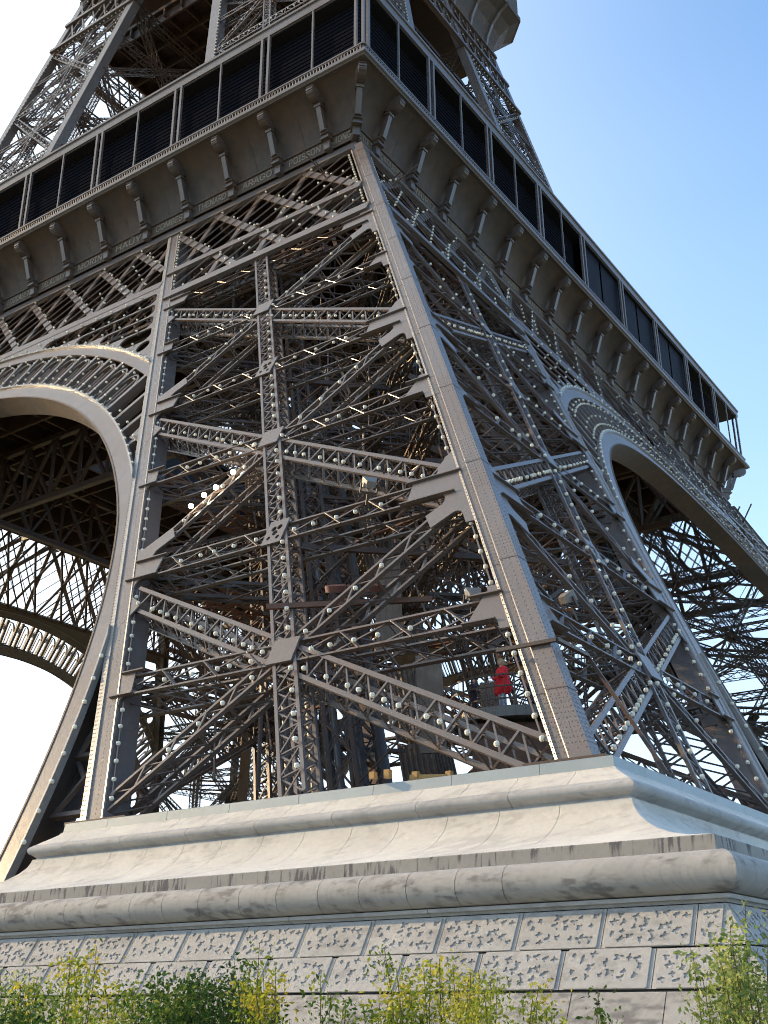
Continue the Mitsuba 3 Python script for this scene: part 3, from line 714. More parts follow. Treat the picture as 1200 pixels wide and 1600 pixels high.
mb.add(V, F); emit(sf + '__cove', mb, 'cove')
for side in (0, 1, 2, 3):
    for x in np.linspace(-14.8, 14.8, 9):
        rb = MB(); pts = np.array([[x, -r - .12, z] for r, z, c in prof[:6]]); rb.bar(pts[:-1], pts[1:], .35, .3, [0, -1, 0])
        a = side * math.pi / 2
        emit(sf + '__console', rb, 'steel_plate', to_world=xf(rotz(a)))

# ------------------------------------------------------------------ inside the near leg: pipes, clad shaft, stairs, landing, wheels
AX = np.array([-K, K, 1.])
g = TW + '__leg'
for i, (x, y) in enumerate(((41.7, -48.2), (42.2, -47.7), (42.75, -47.2), (43.3, -46.7), (42.9, -48.3), (43.5, -47.8), (44.1, -47.3), (44.6, -46.8), (43.9, -45.9))):
    mb = MB(); P = np.array([x, y, 6.6]); r = (.16, .22, .13)[i % 3]
    mb.poly([P, P + AX * 9, P + AX * 18, P + AX * 27], r, 10); emit(g + '__pipe', mb, 'pipe', smooth=40)
hoop = MB()
for h in np.arange(1, 27, 2.1):
    P = np.array([43.1, -47.5, 6.6]) + AX * h; hoop.bar(P + [-1.9, -1.2, 0], P + [1.7, 1.9, 0], .12, .12, [0, 0, 1]); hoop.bar(P + [-1.6, -.6, .4], P + [1.6, 1.2, -.2], .09, .09, [0, 0, 1])
emit(g + '__pipe_clamps', hoop, 'steel_shaded', stuff=True)
# clad shaft
for i in range(6):
    P = np.array([44.2, -43.2, 6.6]) + AX * (i * 4.0); Q = P + AX * (3.2 if i % 2 else 3.8)
    s = .68
    mb = MB(); v = np.array([[A[0] + x, A[1] + y, A[2]] for A in (P, Q) for x in (-s, s) for y in (-s, s)]); mb.add(v, BOXF)
    for q in np.linspace(-s, s, 7):
        mb.bar(P + [q, -s - .03, 0], Q + [q, -s - .03, 0], .07, .06, [0, -1, 0]); mb.bar(P + [s + .03, q, 0], Q + [s + .03, q, 0], .07, .06, [1, 0, 0])
    emit(g + '__shaft_cladding', mb, 'sheeting')
# tall panels standing beside the landing
for (x, y, z, hgt, wd) in ((45.95, -46.5, 8.9, 3.3, .85), (44.6, -46.9, 12.2, 3.6, .9), (46.6, -43.6, 9.6, 2.2, .7)):
    mb = MB(); mb.bar([x, y, z], [x - .3, y + .3, z + hgt], wd, .08, [.5, -.8, 0])
    for q in np.linspace(-.4, .4, 4): mb.bar([x + .8 * q * wd + .02, y + .5 * q * wd - .04, z], [x - .3 + .8 * q * wd + .02, y + .3 + .5 * q * wd - .04, z + hgt], .05, .05, [.5, -.8, 0])
    emit(g + '__sheet_panel', mb, 'sheeting')
# stair flights
for i in range(2, 10):
    z = 6.9 + i * 3.3; c = cen(z, 3.2, 2.6)
    a, b = (c + [-1.5, -1.5, 0], c + [1.2, 1.2, 3.2] + AX * [3.2, 3.2, 0]) if i % 2 == 0 else (c + [1.5, 1.2, 0], c + [-1.5, -1.2, 3.2] + AX * [3.2, 3.2, 0])
    mb = MB(); off = nrm(np.cross(b - a, [0, 0, 1])) * .55
    for s in (-1, 1):
        mb.bar(a + off * s, b + off * s, .06, .28, [0, 0, 1]); mb.bar(a + off * s + [0, 0, 1.05], b + off * s + [0, 0, 1.05], .05, .05, [0, 0, 1])
        t = np.linspace(0, 1, 9)[:, None]; A = a + off * s + (b - a) * t; mb.bar(A, A + [0, 0, 1.05], .04, .04, [1, .2, 0])
    t = np.linspace(.03, .97, 14)[:, None]; A = a + (b - a) * t; mb.bar(A - off, A + off, .26, .04, [0, 0, 1])
    emit(g + '__stair_flight', mb, 'steel_shaded')
# landing with the visitors
DK = np.array([48.05, -44.55, 10.45]); vd = nrm([(DK - CAM)[0], (DK - CAM)[1], 0]); vs = np.array([-vd[1], vd[0], 0])   # vd away from the street, vs to the left
th = np.linspace(-.1, math.pi + .35, 26)
RD = 2.3; cD = DK + vd * 1.7
rim = np.array([cD + RD * (vs * -math.cos(t) * 1.0 + -vd * math.sin(t) * .8) for t in th])
pol = Polygon([(p[0], p[1]) for p in rim] + [tuple((cD + vd * 2.4 + vs * 2.2)[:2]), tuple((cD + vd * 2.4 - vs * 2.2)[:2])])
emit(g + '__landing', extr(MB(), pol.buffer(0), DK[2] - .22, DK[2]), 'lamp_box')
ed = MB(); ed.bar(rim[:-1] - [0, 0, .12], rim[1:] - [0, 0, .12], .08, .34, [0, 0, 1]); emit(g + '__landing__rim' if 0 else g + '__landing_rim', ed, 'lamp_box')
rl = MB()
for h in (.3, .72, 1.1): rl.bar(rim[:-1] + [0, 0, h], rim[1:] + [0, 0, h], .05, .05, [0, 0, 1])
rl.bar(rim[::3], rim[::3] + [0, 0, 1.1], .05, .05, [1, .3, 0])
emit(g + '__landing_railing', rl, 'steel_shaded')
rl = MB()
for p in rim[1:-1]: rl.bar(p + vd * .04, p + vd * .04 + [0, 0, 1.08], .015, .015, [1, .3, 0])
emit(g + '__landing_mesh', rl, 'steel_shaded', stuff=True)
mb = MB(); mb.bar(cD + [0, 0, -.4], cD + [0, 0, -4.2], 3.2, 2.6, vd); emit(g + '__landing_base', mb, 'steel_rust')
# lift wheels
for px in (0., 1.35):
    c = np.array([45.1 + px * .75, -50.6 + px * .5, 13.4]); wh = MB(); cy = trimesh.creation.cylinder(.33, .2, sections=20)
    cy.apply_transform(trimesh.geometry.align_vectors([0, 0, 1], [.2, -.35, .9])); cy.apply_translation(c); wh.mesh(cy)
    
    emit(g + '__lift_wheel', wh, 'red_paint', smooth=35)
mb = MB(); P = np.array([43.2, -51.6, 12.9]); mb.bar(P, P + [4.4, 2.6, .1], .16, .16, [0, 0, 1]); emit(g + '__wheel_beam', mb, 'steel_rust')
# collar and stay on the near column
zc = 9.62; cl = MB()
for q in ([(-.8, -.38), (.83, -.38), (.83, .5), (.83, 1.3)],):
    pts = np.array([[w(zc) + a, -w(zc) + b, zc] for a, b in q]); cl.bar(pts[:-1], pts[1:], .12, .09, [0, 0, 1])
emit(g + '__collar', cl, 'steel_shaded')
mb = MB(); mb.bar([w(zc) + .83, -w(zc) + 1.3, zc], [w(6.5) + 1.1, -w(6.5) + 2.6, 6.5], .09, .09, [1, 0, 0]); emit(g + '__stay', mb, 'steel_shaded')
emit(g + '__base_plate', MB().box([w(6.5) - 1.0, -w(6.5) - .42, 6.38], [w(6.5) + .95, -w(6.5) + 1.6, 6.47]), 'steel_shaded'); emit(g + '__base_plate', MB().box([w(6.5) - LW - .25, -w(6.5) - .35, 6.38], [w(6.5) - LW + 2.2, -w(6.5) + 1.3, 6.47]), 'steel_shaded')

# ------------------------------------------------------------------ bulbs
bulbs = np.array(bulbs)
dist = np.linalg.norm(bulbs - CAM, axis=1)
vis = (bulbs - CAM) @ FW; sx = (bulbs - CAM) @ RT0 / vis * FOC; sy = -((bulbs - CAM) @ UP0) / vis * FOC
ok = (vis > 0) & (np.abs(sx) < 640) & (np.abs(sy) < 840); bulbs, dist = bulbs[ok], dist[ok]
order = np.argsort(dist)
ic = trimesh.creation.icosphere(subdivisions=1, radius=.082); ic.vertices[:, 2] *= .85
bl = trimesh.creation.revolve(np.array([(0, -.07), (.045, -.068), (.073, -.03), (.073, .025), (.05, .06), (0, .068)]), sections=8); bl.apply_transform(trimesh.transformations.rotation_matrix(.35, [1, .4, 0]))
bd = shape(bl, 'bulb', smooth=False)
for i in order[:300]: scene[key(TW + '__light_bulb')] = {**bd, 'to_world': T().translate(bulbs[i].tolist())}
icv, icf = trimesh.creation.icosphere(subdivisions=1, radius=.07).vertices, trimesh.creation.icosphere(subdivisions=1).faces
rest = bulbs[order[300:]]
V = (rest[:, None] + icv[None]).reshape(-1, 3); F = ((np.arange(len(rest)) * len(icv))[:, None, None] + icf[None]).reshape(-1, 3)
emit(TW + '__light_bulbs', (V, F), 'bulb', smooth=True, stuff=True)
glow = trimesh.creation.icosphere(subdivisions=2, radius=.105)  # sphere for the four bulbs given a warm white emission
for x, z in ((37.18, 19.88), (36.71, 19.63), (36.25, 19.2), (37.75, 20.5)):
    k = key(TW + '__glowing_bulb'); d = shape(glow, 'bulb', smooth=True, to_world=T().translate(FP(x, z, .12).tolist())); d['emitter'] = {'type': 'area', 'radiance': {'type': 'rgb', 'value': [9, 7.6, 5.2]}}
    scene[k] = d; labels[k] = {'label': 'bulb glowing warm white'}

# ------------------------------------------------------------------ stone pedestal
PD = 'stone_pedestal'
tag(PD, 'wide pale stone pedestal with moulded courses and leaf-carved blocks carrying the tower leg', 'pedestal')
X0, X1, Y0, Y1 = 39.1, 55.56, -55.01, -38.6
PR = 55.01
def pedblock(prof, side, u0, u1, m0, m1, back=1.0):
    """block: closed profile [(out, z)] swept along a face; side 0 front (u = x), side 1 right (u = y)"""
    pr = list(prof) + [(PR - back, prof[-1][1]), (PR - back, prof[0][1])]
    n = len(pr); V = []
    for o, z in pr:
        e = o - PR; a, b = u0 - m0 * e, u1 + m1 * e
        if side == 0: V += [(a, Y0 - e, z), (b, Y0 - e, z)]
        else: V += [(X1 + e, a, z), (X1 + e, b, z)]
    V = np.array(V); F = []
    for i in range(n):
        j = (i + 1) % n; F += [[2 * i, 2 * i + 1, 2 * j + 1], [2 * i, 2 * j + 1, 2 * j]]
    tri = trimesh.creation.triangulate_polygon(Polygon(pr), engine='earcut')
    pts, tf = tri
    # match cap vertices to the profile order
    idx = [int(np.argmin(np.linalg.norm(np.array(pr) - p, axis=1))) for p in pts]
    for t in tf: F.append([2 * idx[t[0]], 2 * idx[t[2]], 2 * idx[t[1]]]); F.append([2 * idx[t[0]] + 1, 2 * idx[t[1]] + 1, 2 * idx[t[2]] + 1])
    return MB().add(V, F)
arcp = lambda c, r, a0, a1, n, sy=1.0: [(c[0] + r * math.cos(a), c[1] + sy * r * math.sin(a)) for a in np.radians(np.linspace(a0, a1, n))]
courses = [
    ('coping_sheet', [(54.0, 6.43), (55.0, 6.38), (55.06, 6.36), (55.09, 6.12)], 'zinc', 2.2, .3),
    ('frieze_stone', [(54.6, 6.118), (55.12, 6.118), (55.17, 6.05), (55.6, 5.77)], 'stone_clean_sunlit', 1.25, .1),
    ('cornice_stone', [(55.0, 5.765), (55.62, 5.765)] + arcp((55.62, 5.62), .12, 75, -80, 9) + [(55.55, 5.43), (55.55, 5.385)], 'stone', 2.3, .9),
    ('cavetto_stone', [(55.0, 5.38), (55.62, 5.38), (55.64, 5.3), (55.7, 5.17), (55.85, 5.0), (56.08, 4.83), (56.38, 4.66), (56.75, 4.52), (57.25, 4.385), (57.93, 4.275)], 'stone_clean_sunlit', 1.3, .45),
    ('fillet_stone', [(57.0, 4.27), (57.96, 4.27), (57.97, 4.255), (57.98, 4.02)], 'stone_grime', 1.7, .2),
    ('torus_stone', [(57.2, 4.012), (58.02, 4.012)] + arcp((58.08, 3.665), .34, 88, -80, 15, 1.0) + [(58.0, 3.318)], 'stone_torus', 1.05, .35),
    ('fillet_stone', [(57.5, 3.312), (58.17, 3.312), (58.17, 3.245), (58.10, 3.235), (58.08, 3.185)], 'stone', 3.3, .5),
]
rs = random.Random(3)
for nm, prof, m, ln, off in courses:
    for side in (0, 1):
        lo, hi = (X0, X1) if side == 0 else (Y0, Y1)
        c = [hi] if side == 0 else [lo]
        j = np.arange(lo + off, hi - .3, ln) if side == 0 else np.arange(lo + ln * .7, hi, ln)
        if side == 0:   # joints counted from the near corner
            j = np.sort(hi - (np.arange(0, 30) * ln + ln * (.62 + off * .3)))
            e_ = prof[len(prof) // 2][0] - PR
            j = j[j > lo - e_ * .8]
        edges = [lo] + [float(q) + rs.uniform(-.06, .06) for q in j] + [hi]
        for a, b in zip(edges[:-1], edges[1:]):
            m0, m1 = (1 if a == lo else 0), (1 if b == hi else 0)
            gq = .006
            emit(f'{PD}__{nm}', pedblock(prof, side, a + (0 if m0 else gq), b - (0 if m1 else gq), m0, m1), m, smooth=28)
# battered courses of leaf-carved blocks
BT = .64
def bo(z): return 58.10 + BT * (3.18 - z)
rows = [(3.17, 2.53, 0.0, True), (2.50, 1.90, .8, True), (1.86, 1.30, .35, False), (1.26, .70, .9, False), (.66, .05, .4, False)]
def star(r, rg):
    """a ragged leaf: three to five unequal lobes round a small heart"""
    n = rg.choice([3, 4, 4, 5]); a0 = rg.uniform(0, 6.28); g = [Point(0, 0).buffer(r * .34, 3)]
    for i in range(n):
        a = a0 + i * 2 * math.pi / n + rg.uniform(-.35, .35); l = r * rg.uniform(.7, 1.35); wd = r * rg.uniform(.22, .36); c, q = math.cos(a), math.sin(a); b_ = rg.uniform(-.3, .3)
        g.append(Polygon([(q * wd * .5, -c * wd * .5), (c * l * .55 + q * wd, q * l * .55 - c * wd), (c * l - q * l * b_, q * l + c * l * b_), (c * l * .55 - q * wd, q * l * .55 + c * wd), (-q * wd * .5, c * wd * .5)]))
    return shapely.union_all([x.buffer(0) for x in g]).buffer(-.006, 2).buffer(.016, 2).buffer(-.006, 2).simplify(.0035)
def carved(rg, L, H):
    """front slab of a block with sunk leaf shapes, in (u, v), with margins"""
    body = sbox(.062, .02, L - .062, H - .02).buffer(-.03).buffer(.03)
    holes, cs = [], []
    tries = 0
    while len(cs) < 44 and tries < 1500:
        tries += 1; c = (rg.uniform(.15, L - .15), rg.uniform(.14, H - .13))
        if all((c[0] - q[0]) ** 2 + (c[1] - q[1]) ** 2 > (.125 + .05 * ((len(cs) * 7) % 3) / 2) ** 2 for q in cs):
            cs.append(c); holes.append(affinity.translate(star(rg.uniform(.055, .092), rg), *c))
    return body.difference(shapely.union_all(holes))
rg = random.Random(9)
HR = math.hypot(1, BT)
vari = {}
for ri, (z1, z0_, off, carve) in enumerate(rows):
    H = (z1 - z0_) * HR
    for side in (0, 1):
        ln = 1.6
        if side == 0:
            js = np.array([58.17 + (0 if ri != 1 else -.62) - 1.6 * k for k in range(0, 14)]); js = np.sort(js[js > 38.5]); lo, hi = X0, X1
            if ri > 1: js = js - off
        else: js = np.array([Y0 - 2.9 + (.7 if ri % 2 else 1.5) + 1.6 * k for k in range(12)]); lo, hi = Y0, Y1
        prof = [(bo(z1) - .9, z1), (bo(z1), z1), (bo(z0_), z0_), (bo(z0_) - .9, z0_)]
        edges = list(js)
        ends = []
        if side == 0: ends = [('L', None, edges[0])] + [('', a, b) for a, b in zip(edges[:-1], edges[1:])] + [('R', edges[-1], None)]
        else: ends = [('L', None, edges[0])] + [('', a, b) for a, b in zip(edges[:-1], edges[1:])]
        for tagc, a, b in ends:
            m0, m1 = (1 if a is None else 0), (1 if b is None else 0)
            a_ = (lo if a is None else a + .008); b_ = (hi if b is None else b - .008)
            kb = key(PD + '__carved_block' if carve else PD + '__plinth_block')
            mb = pedblock([(o - .031 * (0 < i < 3), z) for i, (o, z) in enumerate(prof)] if carve else prof, side, a_, b_, m0, m1, back=-1.5)
            if carve:
                omid = bo((z1 + z0_) / 2) - PR
                ua = (lo - (bo(z1) - PR) * 1.0 if a is None else a + .008); ub_ = (hi + (bo(z1) - PR) if b is None else b - .008)
                L = round(ub_ - ua, 2)
                kk = (L, rg.randrange(3)) if (a is not None and b is not None) else (L, ri, side)
                if kk not in vari: vari[kk] = trimesh.creation.extrude_polygon(carved(random.Random(len(vari) + 77), L, H), .032, engine='earcut')
                v = vari[kk].vertices; t = v[:, 1] / H
                z = z0_ + (z1 - z0_) * t; nb = nrm([1, BT]); o = bo(z) - PR - .032 * nb[0] + v[:, 2] * nb[0]; zz = z + (v[:, 2] - .032) * nb[1]
                if side == 0: W = np.stack([ua + v[:, 0] + 0 * z, Y0 - o, zz], 1)
                else: W = np.stack([X1 + o, ua + v[:, 0], zz], 1)
                mb.add(W, vari[kk].faces)
            scene[kb] = shape(mb, 'stone' if carve else 'stone_torus')
cr = MB()
pr = [(PR - .5, 6.3), (PR - .4, 5.5), (PR + .6, 4.8), (57.9, 4.2), (57.9, 3.2), (bo(2.5) - .12, 2.5), (bo(.0) - .12, 0.)]
for e0, e1 in zip(pr[:-1], pr[1:]):
    a, b = e0[0] - PR, e1[0] - PR
    c = lambda e, z: [(X0 - e, Y0 - e, z), (X1 + e, Y0 - e, z), (X1 + e, Y1 + e, z), (X0 - e, Y1 + e, z)]
    v = c(a, e0[1]) + c(b, e1[1]); f = []
    for i in range(4): f += [[i, (i + 1) % 4, 4 + (i + 1) % 4], [i, 4 + (i + 1) % 4, 4 + i]]
    cr.add(v, f)
cr.box([X0 + .3, Y0 + .5, 6.2], [X1 - .5, Y1 - .5, 6.3])
emit(PD + '__core', cr, 'stone_joint')
# footings of the other legs
for i, ML in enumerate((MX, R2, MX @ R2)):
    mb = MB(); v = []
    for e, z in ((0, 6.4), (3, 3.2), (4.5, 0)): v += [(X0 - e, Y0 - e, z), (X1 + e, Y0 - e, z), (X1 + e, Y1 + e, z), (X0 - e, Y1 + e, z)]
    f = [[0, 1, 2], [0, 2, 3]]
    for r_ in (0, 4):
        for j in range(4): a, b = r_ + j, r_ + (j + 1) % 4; f += [[a, b, b + 4], [a, b + 4, a + 4]]
    mb.add(v, f); emit(f'{TW}__leg_{i + 1:03d}__footing', mb, 'stone', to_world=xf(ML))

# ------------------------------------------------------------------ ground
def groundfn(p, n, uv):
    a = fbm(p.x * .5, p.y * .5, 0, 4); b = noise(p.x * 9, p.y * 9)
    return mix((0.20, 0.17, 0.13), (0.09, 0.11, 0.045), smoothstep(.42, .6, a)) * (.8 + .4 * b)
mat('ground_mat', groundfn, .95, .1)
gd = MB(); gd.add([(-1500, -1500, 0), (1500, -1500, 0), (1500, 1500, 0), (-1500, 1500, 0)], [[0, 1, 2], [0, 2, 3]])
emit('ground', gd, 'ground_mat'); labels['ground'] = {'kind': 'structure', 'label': 'grass and gravel ground around the pedestal', 'category': 'ground'}

# ------------------------------------------------------------------ people on the landing
mat('skin', (0.50, 0.32, 0.24), .5, .3); mat('hair_blond', (0.42, 0.30, 0.14), .5, .3); mat('hair_dark', (0.05, 0.035, 0.025), .5, .3)
mat('coat_red', lambda p, n, uv: mix((0.85, 0.05, 0.06), (0.66, 0.025, 0.035), fbm(p.x * 9, p.y * 9, p.z * 2)), .7, .2); mat('denim', (0.34, 0.40, 0.50), .8, .2); mat('coat_dark', (0.05, 0.04, 0.05), .8, .2); mat('shoe_dark', (0.03, 0.028, 0.026), .6, .3)
mat('scarf', (0.25, 0.05, 0.05), .8, .2)
def sph(p, r): return m3.Manifold.sphere(r, 14).translate(list(map(float, p)))
def chain(js): return m3.Manifold.batch_boolean([m3.Manifold.batch_hull([sph(*a), sph(*b)]) for a, b in zip(js[:-1], js[1:])], m3.OpType.Add)
def fuse(ms, ref=.03, it=8):
    m = m3.Manifold.batch_boolean(ms, m3.OpType.Add).refine_to_length(ref).to_mesh()
    t = trimesh.Trimesh(m.vert_properties[:, :3], m.tri_verts, process=False); trimesh.smoothing.filter_taubin(t, iterations=it); return t
def hand(o, d, side):
    o, d = np.array(o), nrm(d); a = nrm(np.cross(d, [0, 0, 1])); n = np.cross(a, d); out = [m3.Manifold.batch_hull([sph(o, .026), sph(o + d * .07 + a * .025, .018), sph(o + d * .07 - a * .025, .018)])]
    for i, l in enumerate((.07, .08, .074, .056)):
        b = o + d * .075 + a * (.03 - .02 * i); m_ = b + d * l * .5 - n * .012; out.append(chain([(b, .0095), (m_, .009), (m_ + d * l * .4 - n * .03, .008)]))
    b = o + d * .02 + a * .03 * side; out.append(chain([(b, .011), (b + d * .03 + a * .025 * side, .010), (b + d * .06 + a * .03 * side, .009)]))
    return out
def person(name, pos, yaw, sc, coat, hair, legs, label, flare):
    """built facing +x, 1.66 m tall, then placed"""
    tag(name, label, 'person')
    J = lambda x, y, z: (x, y, z)
    body = [chain([(J(0, 0, .92), .13), (J(.0, 0, 1.1), .125), (J(-.01, 0, 1.3), .14)]), chain([(J(-.01, -.14, 1.34), .06), (J(-.01, .14, 1.34), .06)]), chain([(J(0, 0, 1.34), .055), (J(.02, 0, 1.46), .05)]),
            m3.Manifold.batch_hull([sph((.03, 0, 1.58), .088), sph((.055, 0, 1.50), .055), sph((.0, 0, 1.585), .09)]), sph((.125, 0, 1.545), .017), sph((.115, 0, 1.495), .02), sph((.03, .088, 1.55), .022), sph((.03, -.088, 1.55), .022)]
    for s in (-1, 1):
        body.append(chain([(J(-.01, s * .17, 1.33), .055), (J(.06, s * .23, 1.08), .042), (J(.25, s * .16, 1.06), .03)]))
        body += hand((.27, s * .155, 1.06), (1, -s * .3, .05), -s)
        body.append(chain([(J(0, s * .09, .9), .095), (J(.02, s * .10, .5), .06), (J(0, s * .11, .1), .042)])); body.append(chain([(J(-.03, s * .11, .05), .04), (J(.13, s * .13, .035), .03)]))
    M = np.eye(4); M[:3, :3] = sc * rotz(yaw)[:3, :3]; M[:3, 3] = pos
    X = xf(M)
    scene[name] = shape(fuse(body, .025, 6), 'skin', smooth=True, to_world=X)
    ct = [chain([(J(-.01, -.15, 1.33), .085), (J(-.01, .15, 1.33), .085)]), m3.Manifold.batch_hull([sph((-.01, -.1, 1.28), .15), sph((-.01, .1, 1.28), .15), sph((0, -.1, 1.0), .16), sph((0, .1, 1.0), .16)]),
          m3.Manifold.batch_hull([sph((0, -.1, 1.0), .16), sph((0, .1, 1.0), .16), sph((-.02, -.15 * flare, .68), .12 * flare), sph((-.02, .15 * flare, .68), .12 * flare)])]
    for s in (-1, 1): ct.append(chain([(J(-.01, s * .17, 1.33), .075), (J(.06, s * .235, 1.08), .066), (J(.21, s * .18, 1.06), .055)]))
    t = fuse(ct, .03, 6); v = t.vertices; an = np.arctan2(v[:, 1], v[:, 0]); k = np.clip((1.15 - v[:, 2]) / .5, 0, 1)
    v[:, :2] *= (1 + .07 * k * np.sin(an * 9))[:, None]; t.vertices = v
    scene[f'{name}__coat'] = shape(t, coat, smooth=True, to_world=X)
    scene[f'{name}__trousers'] = shape(fuse([chain([(J(0, s * .09, .9), .11), (J(.02, s * .10, .5), .078), (J(0, s * .11, .1), .065)]) for s in (-1, 1)] + [sph((0, 0, .92), .14)], .03, 5), legs, smooth=True, to_world=X)
    for i, s in enumerate((-1, 1)): scene[f'{name}__shoe' + ('' if i == 0 else '_001')] = shape(fuse([chain([(J(-.04, s * .11, .05), .05), (J(.14, s * .135, .04), .042)])], .025, 3), 'shoe_dark', smooth=True, to_world=X)
    scene[f'{name}__hair'] = shape(fuse([m3.Manifold.batch_hull([sph((-.005, 0, 1.60), .098), sph((-.04, 0, 1.52), .085)]), sph((.03, 0, 1.635), .075)], .025, 5), hair, smooth=True, to_world=X)
yl = math.atan2(vs[1], vs[0])
person('person', DK + vs * .52 + vd * .45, yl + .55, 1.05, 'coat_red', 'hair_blond', 'denim', 'person in a bright red flared coat with fair hair standing at the landing railing', 1.5)
person('person_001', DK + vs * 1.5 + vd * .8 - [0, 0, .0], yl + 2.6, .72, 'coat_dark', 'hair_dark', 'coat_dark', 'small person in dark clothes behind the landing railing beside the red coat', .95)

# ------------------------------------------------------------------ floodlights and the barrier on the pedestal
def floodlight(name, pos, aim, label, sc=.6):
    tag(name, label, 'floodlight', 'box floodlights fixed inside the ironwork')
    aim = nrm(aim); side = nrm(np.cross(aim, [0, 0, 1])); up = np.cross(side, aim); pos = np.array(pos)
    mb = MB()
    a, b = np.array([.55, .38, .3]) * sc, None
    v = np.array([pos + side * x * .36 * sc * k + up * y * .26 * sc * k + aim * d * .28 * sc for d, k in ((-1, .62), (.55, 1.), (1, 1.)) for x, y in ((-1, -1), (1, -1), (1, 1), (-1, 1))])
    f = [[0, 2, 1], [0, 3, 2], [8, 9, 10], [8, 10, 11]]
    for r_ in (0, 4):
        for j in range(4): p, q = r_ + j, r_ + (j + 1) % 4; f += [[p, q, q + 4], [p, q + 4, p + 4]]
    mb.add(v, f); scene[name] = shape(mb, 'lamp_box')
    br = MB()
    for s in (-1, 1): br.bar(pos + side * s * .42 * sc, pos + side * s * .42 * sc - up * .5 * sc, .04, .07, aim)
    br.bar(pos - side * .42 * sc - up * .5 * sc, pos + side * .42 * sc - up * .5 * sc, .06, .06, up); br.bar(pos - up * .5 * sc, pos - up * 1.1 * sc, .07, .07, aim)
    scene[name + '__bracket'] = shape(br, 'steel_shaded')
    gl = MB(); gl.bar(pos + aim * .285 * sc - side * .3 * sc, pos + aim * .285 * sc + side * .3 * sc, .012, .42 * sc, up); scene[name + '__glass'] = shape(gl, 'pane')
def ray(x, y, t):
    return CAM + t * (FW + (math.cos(ROL) * RT0 + math.sin(ROL) * UP0) * (x - 600) / FOC - UPV * (y - 800) / FOC)
floodlight('floodlight', ray(740, 930, 31), (-.5, .55, .65), 'grey box floodlight tilted up in front of the near column, above the landing')
floodlight('floodlight_001', ray(578, 755, 31), (-.6, .5, .6), 'grey box floodlight under the middle sloping brace, in the centre of the leg', .55)
floodlight('floodlight_002', ray(885, 935, 31), (.3, .8, .5), 'grey box floodlight behind the ironwork of the shaded right face', .6)
tag('barrier', 'orange and yellow barrier beam with block feet lying on the pedestal top', 'barrier')
mb = MB(); Pa, Pb = ray(640, 1216, 26.3), ray(700, 1206, 26.3); Pa[2] = Pb[2] = 6.5; mb.bar(Pa, Pb, .1, .1, [0, 0, 1]); scene['barrier'] = shape(mb, 'orange')
for i, (x, y) in enumerate(((583, 1226), (606, 1218), (650, 1213), (702, 1206))):
    q = ray(x, y, 26.3); mb = MB(); mb.box(q * [1, 1, 0] + [-.07, -.07, 6.48], q * [1, 1, 0] + [.07, .07, 6.48 + (.22, .28, .2, .2)[i] * .7]); scene['barrier__foot' + ('' if i == 0 else f'_{i:03d}')] = shape(mb, 'orange')

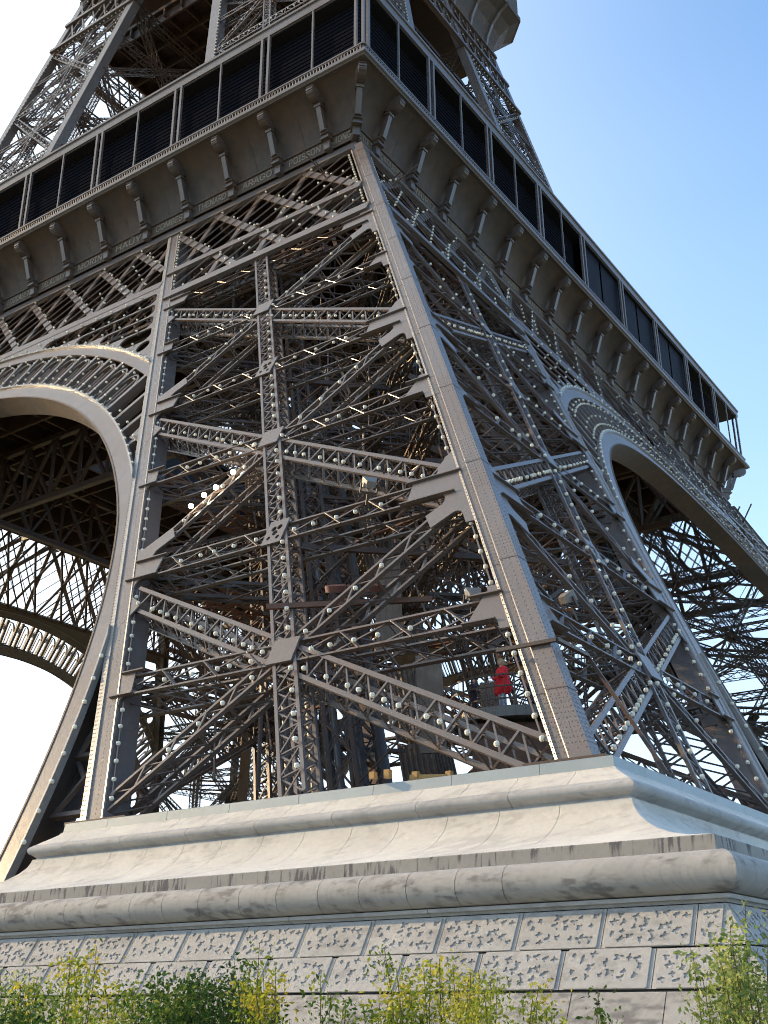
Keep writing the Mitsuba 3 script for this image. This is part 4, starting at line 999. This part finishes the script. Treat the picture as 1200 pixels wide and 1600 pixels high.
# ------------------------------------------------------------------ shrubs in front of the pedestal
scene['leaf'] = {'type': 'principledthin', 'base_color': {'type': 'mesh_attribute', 'name': 'vertex_color'}, 'roughness': .55, 'diff_trans': .8, 'spec_trans': 0.0, 'eta': 1.35}
mat('bark', (0.10, 0.075, 0.05), .9, .1)
def shrub(base, label, px, ytop, d, rad, nst, nlf, ls, cols, seed, upright=.25, zlow=.58, cat='shrub'):
    r = np.random.default_rng(seed); k = key(base); tag(k, label, cat, None)
    o = ray(px, 1600, 1.0) - CAM; g0 = np.array([CAM[0] + o[0] / np.hypot(o[0], o[1]) * d, CAM[1] + o[1] / np.hypot(o[0], o[1]) * d, 0])
    q = ray(px, ytop, 1.0) - CAM; H = CAM[2] + q[2] / np.hypot(q[0], q[1]) * d
    st = MB(); LV, LC, tips = [], [], []
    cols = np.array(cols, float)
    for i in range(nst):
        a, rr_ = r.uniform(0, 6.28), rad * math.sqrt(r.uniform(0, 1)); b = g0 + [rr_ * .6 * math.cos(a), rr_ * .6 * math.sin(a), 0]
        h = H * r.uniform(.86, 1.03) * (1 - .10 * (rr_ / rad) ** 2) if i else H * 1.04
        top = g0 + [rr_ * math.cos(a), rr_ * math.sin(a), h]
        t = np.linspace(0, 1, 6)[:, None]; path = b * (1 - t) + top * t + np.hstack([r.normal(0, .04, (6, 2)), np.zeros((6, 1))]) * np.sin(t * 3.1)
        st.poly(path, np.linspace(.012, .003, 6), 5)
        m = nlf // nst
        for j in range(m):
            u = r.uniform(zlow, 1.0); p = path[min(4, int(u * 5))] * (1 - (u * 5 % 1)) + path[min(5, int(u * 5) + 1)] * (u * 5 % 1)
            sp = upright * (1.15 - u) + .05
            p = p + r.normal(0, 1, 3) * [sp, sp, sp * .6]
            LV.append(p); LC.append(i * 7 % 5)
    LV = np.array(LV); n = len(LV)
    clump = meshkit.fbm(LV * 3.3 + seed, 3); pick = np.clip(clump * 2.2 - .6 + r.normal(0, .18, n), 0, .999) * (len(cols) - 1)
    i0 = pick.astype(int); c = cols[i0] * (1 - (pick - i0))[:, None] + cols[np.minimum(i0 + 1, len(cols) - 1)] * (pick - i0)[:, None]
    c = c * r.uniform(.7, 1.25, (n, 1))
    ax = nrm(r.normal(0, 1, (n, 3)) + [0, 0, -.25]); sd = nrm(np.cross(ax, r.normal(0, 1, (n, 3)))); nn = np.cross(ax, sd)
    l = (ls * r.uniform(.45, 1.4, n))[:, None]
    v = np.stack([LV, LV + ax * l * .45 + sd * l * .24 + nn * l * .08, LV + ax * l, LV + ax * l * .45 - sd * l * .24 + nn * l * .08, LV + ax * l * .5], 1).reshape(-1, 3)
    f = (np.arange(n) * 5)[:, None, None] + np.array([[0, 1, 4], [1, 2, 4], [2, 3, 4], [3, 0, 4]])[None]
    scene[k + '__leaves'] = mikit.ply((v, f.reshape(-1, 3)), 'leaf', color=np.repeat(c, 5, 0)); labels[k + '__leaves'] = {'kind': 'stuff'}
    scene[k + '__stems'] = shape(st, 'bark'); labels[k + '__stems'] = {'kind': 'stuff'}
YG = [(0.10, 0.17, 0.025), (0.22, 0.28, 0.035), (0.45, 0.43, 0.05), (0.5, 0.40, 0.06)]
DG = [(0.022, 0.05, 0.016), (0.04, 0.085, 0.024), (0.075, 0.14, 0.033), (0.16, 0.2, 0.04)]
MG = [(0.05, 0.10, 0.022), (0.09, 0.17, 0.035), (0.2, 0.27, 0.05), (0.34, 0.34, 0.06)]
PG = [(0.10, 0.16, 0.05), (0.19, 0.26, 0.08), (0.30, 0.36, 0.11), (0.42, 0.43, 0.13)]
LG = [(0.12, 0.18, 0.03), (0.24, 0.3, 0.045), (0.42, 0.42, 0.06), (0.5, 0.42, 0.08)]
shrub('shrub', 'loose pale green shrub at the left edge below the torus', 15, 1512, 15, 1.0, 18, 2600, .058, PG, 1, .28)
shrub('shrub', 'tall yellow autumn shrub, left of the dark dense bush', 105, 1490, 13, .6, 9, 1900, .06, YG, 2, .2)
shrub('shrub', 'dark green dense bush, broadest clump on the left side', 295, 1512, 12.5, .9, 28, 9500, .054, DG, 3, .24)
shrub('shrub', 'mid green leafy shrub filling the gap left of the dark bush', 170, 1556, 12, .7, 14, 3000, .054, MG, 4, .25)
shrub('shrub', 'thin upright yellow-green shrub, right of the dark dense bush', 412, 1490, 11.5, .2, 6, 1100, .052, YG, 5, .1)
shrub('shrub', 'sprawling green shrub in the middle with bare stone showing through', 545, 1538, 11.5, .5, 9, 1400, .056, MG, 6, .18)
shrub('shrub', 'large yellow-green shrub right of the middle, with pale tips', 725, 1496, 11, .75, 26, 6800, .049, LG, 7, .19)
shrub('shrub', 'small dark green shoot standing alone before the plinth', 938, 1556, 11, .15, 5, 420, .06, DG, 8, .09)
shrub('bamboo', 'light green feathery bamboo at the right edge', 1165, 1440, 10, .45, 16, 4200, .057, PG, 9, .15, .42, 'plant')
shrub('shrub', 'low dark shrub in the bottom left corner', 25, 1560, 11, .7, 16, 5000, .05, DG, 10, .22)
